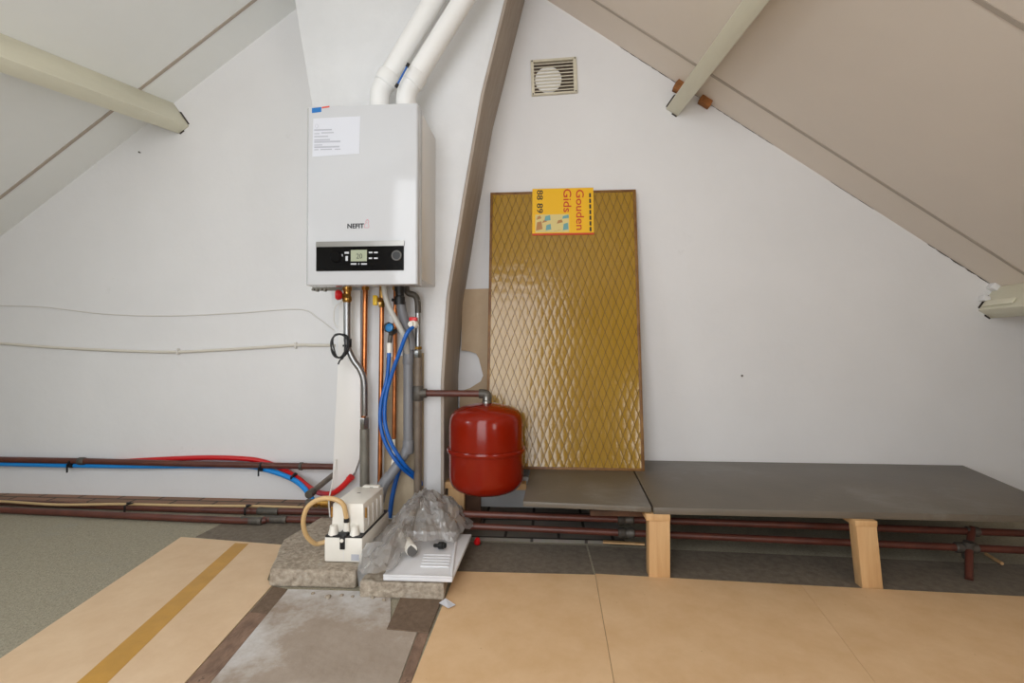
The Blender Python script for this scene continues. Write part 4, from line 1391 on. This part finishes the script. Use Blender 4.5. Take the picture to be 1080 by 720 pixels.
# ------------------------------------------------------------------ tray, bag and its contents
zt = zs2 + .004
tr = [F(404, 608, zt + .012), F(477, 610, zt + .012), F(497.5, 563, zt + .012), F(424, 561, zt + .012)]
tray = thing('white_tray', 'flat white ribbed tray under the clear plastic bag', 'tray', (tr[0].x, tr[0].y, zt))
obj('base', MB().prism([(p.x, p.y, zt) for p in tr], (0, 0, .012), bev=.003), 'tray', tray)
u_ = (tr[1] - tr[0])
v_ = (tr[3] - tr[0])
mb = MB()
for i in range(5):
    b = .2 + i * .06
    p = [tr[0] + u_ * .50 + v_ * b, tr[0] + u_ * .93 + v_ * b, tr[0] + u_ * .93 + v_ * (b + .03), tr[0] + u_ * .50 + v_ * (b + .03)]
    mb.prism(p, (0, 0, .004), bev=.001)
obj('ribs', mb, 'tray', tray)
mb = MB()
for (aa, bb, cc_, dd) in ((.0, .0, 1, .03), (.0, .97, 1, 1), (.97, .03, 1, .97)):
    p = [tr[0] + u_ * aa + v_ * bb, tr[0] + u_ * cc_ + v_ * bb, tr[0] + u_ * cc_ + v_ * dd, tr[0] + u_ * aa + v_ * dd]
    mb.prism(p, (0, 0, .006), bev=.0015)
obj('rim', mb, 'tray', tray)
zt2 = zt + .018
r_ = thing('pipe_offcut', 'short white pipe piece with grey end disc at the mouth of the plastic bag', 'pipe', F(435, 575, zt2))
a, b = F(424, 566, zt2 + .030), F(434, 580, zt2 + .022)
obj('tube', MB().tube([a, b], .019, 18), 'white_plastic', r_)
dd = Vector((.7, -.7, .1)).normalized()
q = F(434.5, 580, zt2 + .020)
obj('end_disc', MB().lathe(q, dd, [(.006, -.05), (.006, 0), (.019, .001), (.019, .006), (0, .007)], 20), 'grey_rub', r_)
q = F(466, 575, zt2 + .010)
tag(obj('black_plug', MB().lathe(q, (.9, -.3, .15), [(.006, -.03), (.006, -.012), (.012, -.010), (.012, .006), (.009, .008), (.009, .014), (0, .015)], 14), 'black'), 'small black plug lying on the white tray at the edge of the plastic bag', 'plug')
# bag: crumpled film
out_px = [(381, 606), (386, 590), (396, 574), (412, 558), (428, 546), (446, 537), (462, 541), (477, 537), (497, 553), (488, 563), (479, 571), (466, 571), (450, 576), (436, 575), (424, 590), (398, 610)]
zbag = zt2
outp = [F(x, y, zbag + .004) for x, y in out_px]
outp = catmull(outp + [outp[0]], 4)[:-1]
cen = F(446, 561, zbag)


def crease(q, k, seed):
    """ridged folds: distance to the borders of random cells"""
    d, pts_ = noise.voronoi(q * k + Vector((seed, seed * 2, seed * 3)))
    return min(1.0, (d[1] - d[0]) * 1.6)


NR = 20
mb = MB()
rings = []
for j in range(NR + 1):
    t = j / NR
    ring = []
    for i, p in enumerate(outp):
        q = cen.lerp(p, t)
        hump = (1 - t ** 2.4) * .070
        left = max(0.0, min(1.0, (-.50 - q.x) / .12))
        hump *= (1 - .55 * left)
        back = max(0.0, min(1.0, (q.y + .70) / .16))
        hump += back * .035 * (1 - t ** 3)
        cr_ = (1 - crease(q, 12, 1)) * .036 + (1 - crease(q, 27, 4)) * .018 + noise.noise(q * 60) * .003
        z = zbag + hump + cr_ * (1 - .45 * t) - .006
        z += random.uniform(-.5, .5) * .010
        off = Vector((noise.noise(q * 16 + Vector((9, 0, 0))), noise.noise(q * 16 + Vector((0, 9, 0))), 0)) * .014
        q = q + off
        q.z = max(z, zbag + .0012 + .003 * abs(noise.noise(q * 50)))
        ring.append(q)
    rings.append(ring)
vs = [[mb.bm.verts.new(q) for q in ring] for ring in rings[1:]]
cv = mb.bm.verts.new(sum(rings[1], Vector()) / len(outp))
n = len(outp)
for i in range(n):
    mb.bm.faces.new((cv, vs[0][i], vs[0][(i + 1) % n]))
for a, b in zip(vs, vs[1:]):
    for i in range(n):
        mb.bm.faces.new((a[i], b[i], b[(i + 1) % n], a[(i + 1) % n]))
bag = thing('plastic_bag', 'crumpled clear plastic bag on the white tray beside the pump', 'bag', F(440, 590, zbag))
bmesh.ops.triangulate(mb.bm, faces=mb.bm.faces[:])
obj('film', mb, 'film', bag, smooth=False)
# curled mouth of the bag hanging over the slab edge
cols = [[(379, 618), (377, 603), (380, 586), (386, 573)], [(386, 615), (386, 601), (389, 584), (395, 571)], [(397, 608), (398, 596), (401, 582), (406, 572)], [(410, 602), (412, 592), (414, 582), (418, 573)]]
ys_ = [-.83, -.85, -.81, -.775]
mb = MB()
rows = []
for cc, yy in zip(cols, ys_):
    rows.append(catmull([P(x, y, yy + .012 * i) for i, (x, y) in enumerate(cc)], 5))
grid = [catmull([r[i] for r in rows], 6) for i in range(len(rows[0]))]
gv = [[mb.bm.verts.new(p + Vector((0, noise.noise(p * 30) * .008, noise.noise(p * 22) * .004))) for p in g] for g in grid]
for a, b in zip(gv, gv[1:]):
    for i in range(len(a) - 1):
        mb.bm.faces.new((a[i], a[i + 1], b[i + 1], b[i]))
o = obj('bag_mouth', mb, 'film_milky', bag, angle=.6)
o['label'] = 'milky curled mouth of the bag'

# ------------------------------------------------------------------ light
def area(name, loc, target, sx, sy, power, col):
    l = bpy.data.lights.new(name, 'AREA')
    l.shape = 'RECTANGLE'
    l.size = sx
    l.size_y = sy
    l.energy = power
    l.color = col
    o = bpy.data.objects.new(name, l)
    COL.objects.link(o)
    o.location = loc
    o.rotation_euler = (Vector(target) - Vector(loc)).to_track_quat('-Z', 'Z').to_euler()
    return o


area('window_daylight', ((WX0 + WX1) / 2, YB - .02, (WZ0 + WZ1) / 2), ((WX0 + WX1) / 2, 0, (WZ0 + WZ1) / 2), WX1 - WX0 - .1, WZ1 - WZ0 - .1, 28, (1.0, .995, .99))
area('side_fill_light', ((VX0 + VX1) / 2, YB - .02, (VZ0 + VZ1) / 2), ((VX0 + VX1) / 2, 0, (VZ0 + VZ1) / 2), VX1 - VX0 - .08, VZ1 - VZ0 - .08, 5.6, (1.0, .92, .84))  # added warm fill for the right wall and floor
sxm = (SKX0 + SKX1) / 2
sc_ = Vector((sxm, (SKY0 + SKY1) / 2, zl(sxm))) - nl * .02
area('roof_window_daylight', sc_, sc_ + nl, SKY1 - SKY0 - .1, .60, 15.0, (.84, .93, 1.0))
wld = bpy.data.worlds.new('world')
scene.world = wld
wld.use_nodes = True
bg = wld.node_tree.nodes['Background']
bg.inputs[0].default_value = (.82, .90, 1.0, 1)
bg.inputs[1].default_value = 2.0
scene.view_settings.view_transform = 'Standard'
scene.view_settings.look = 'None'
scene.view_settings.gamma = 1.0
scene.view_settings.use_curve_mapping = False
scene.view_settings.exposure = 0.0
scene.cycles.max_bounces = 10
scene.cycles.diffuse_bounces = 6
scene.cycles.transparent_max_bounces = 12
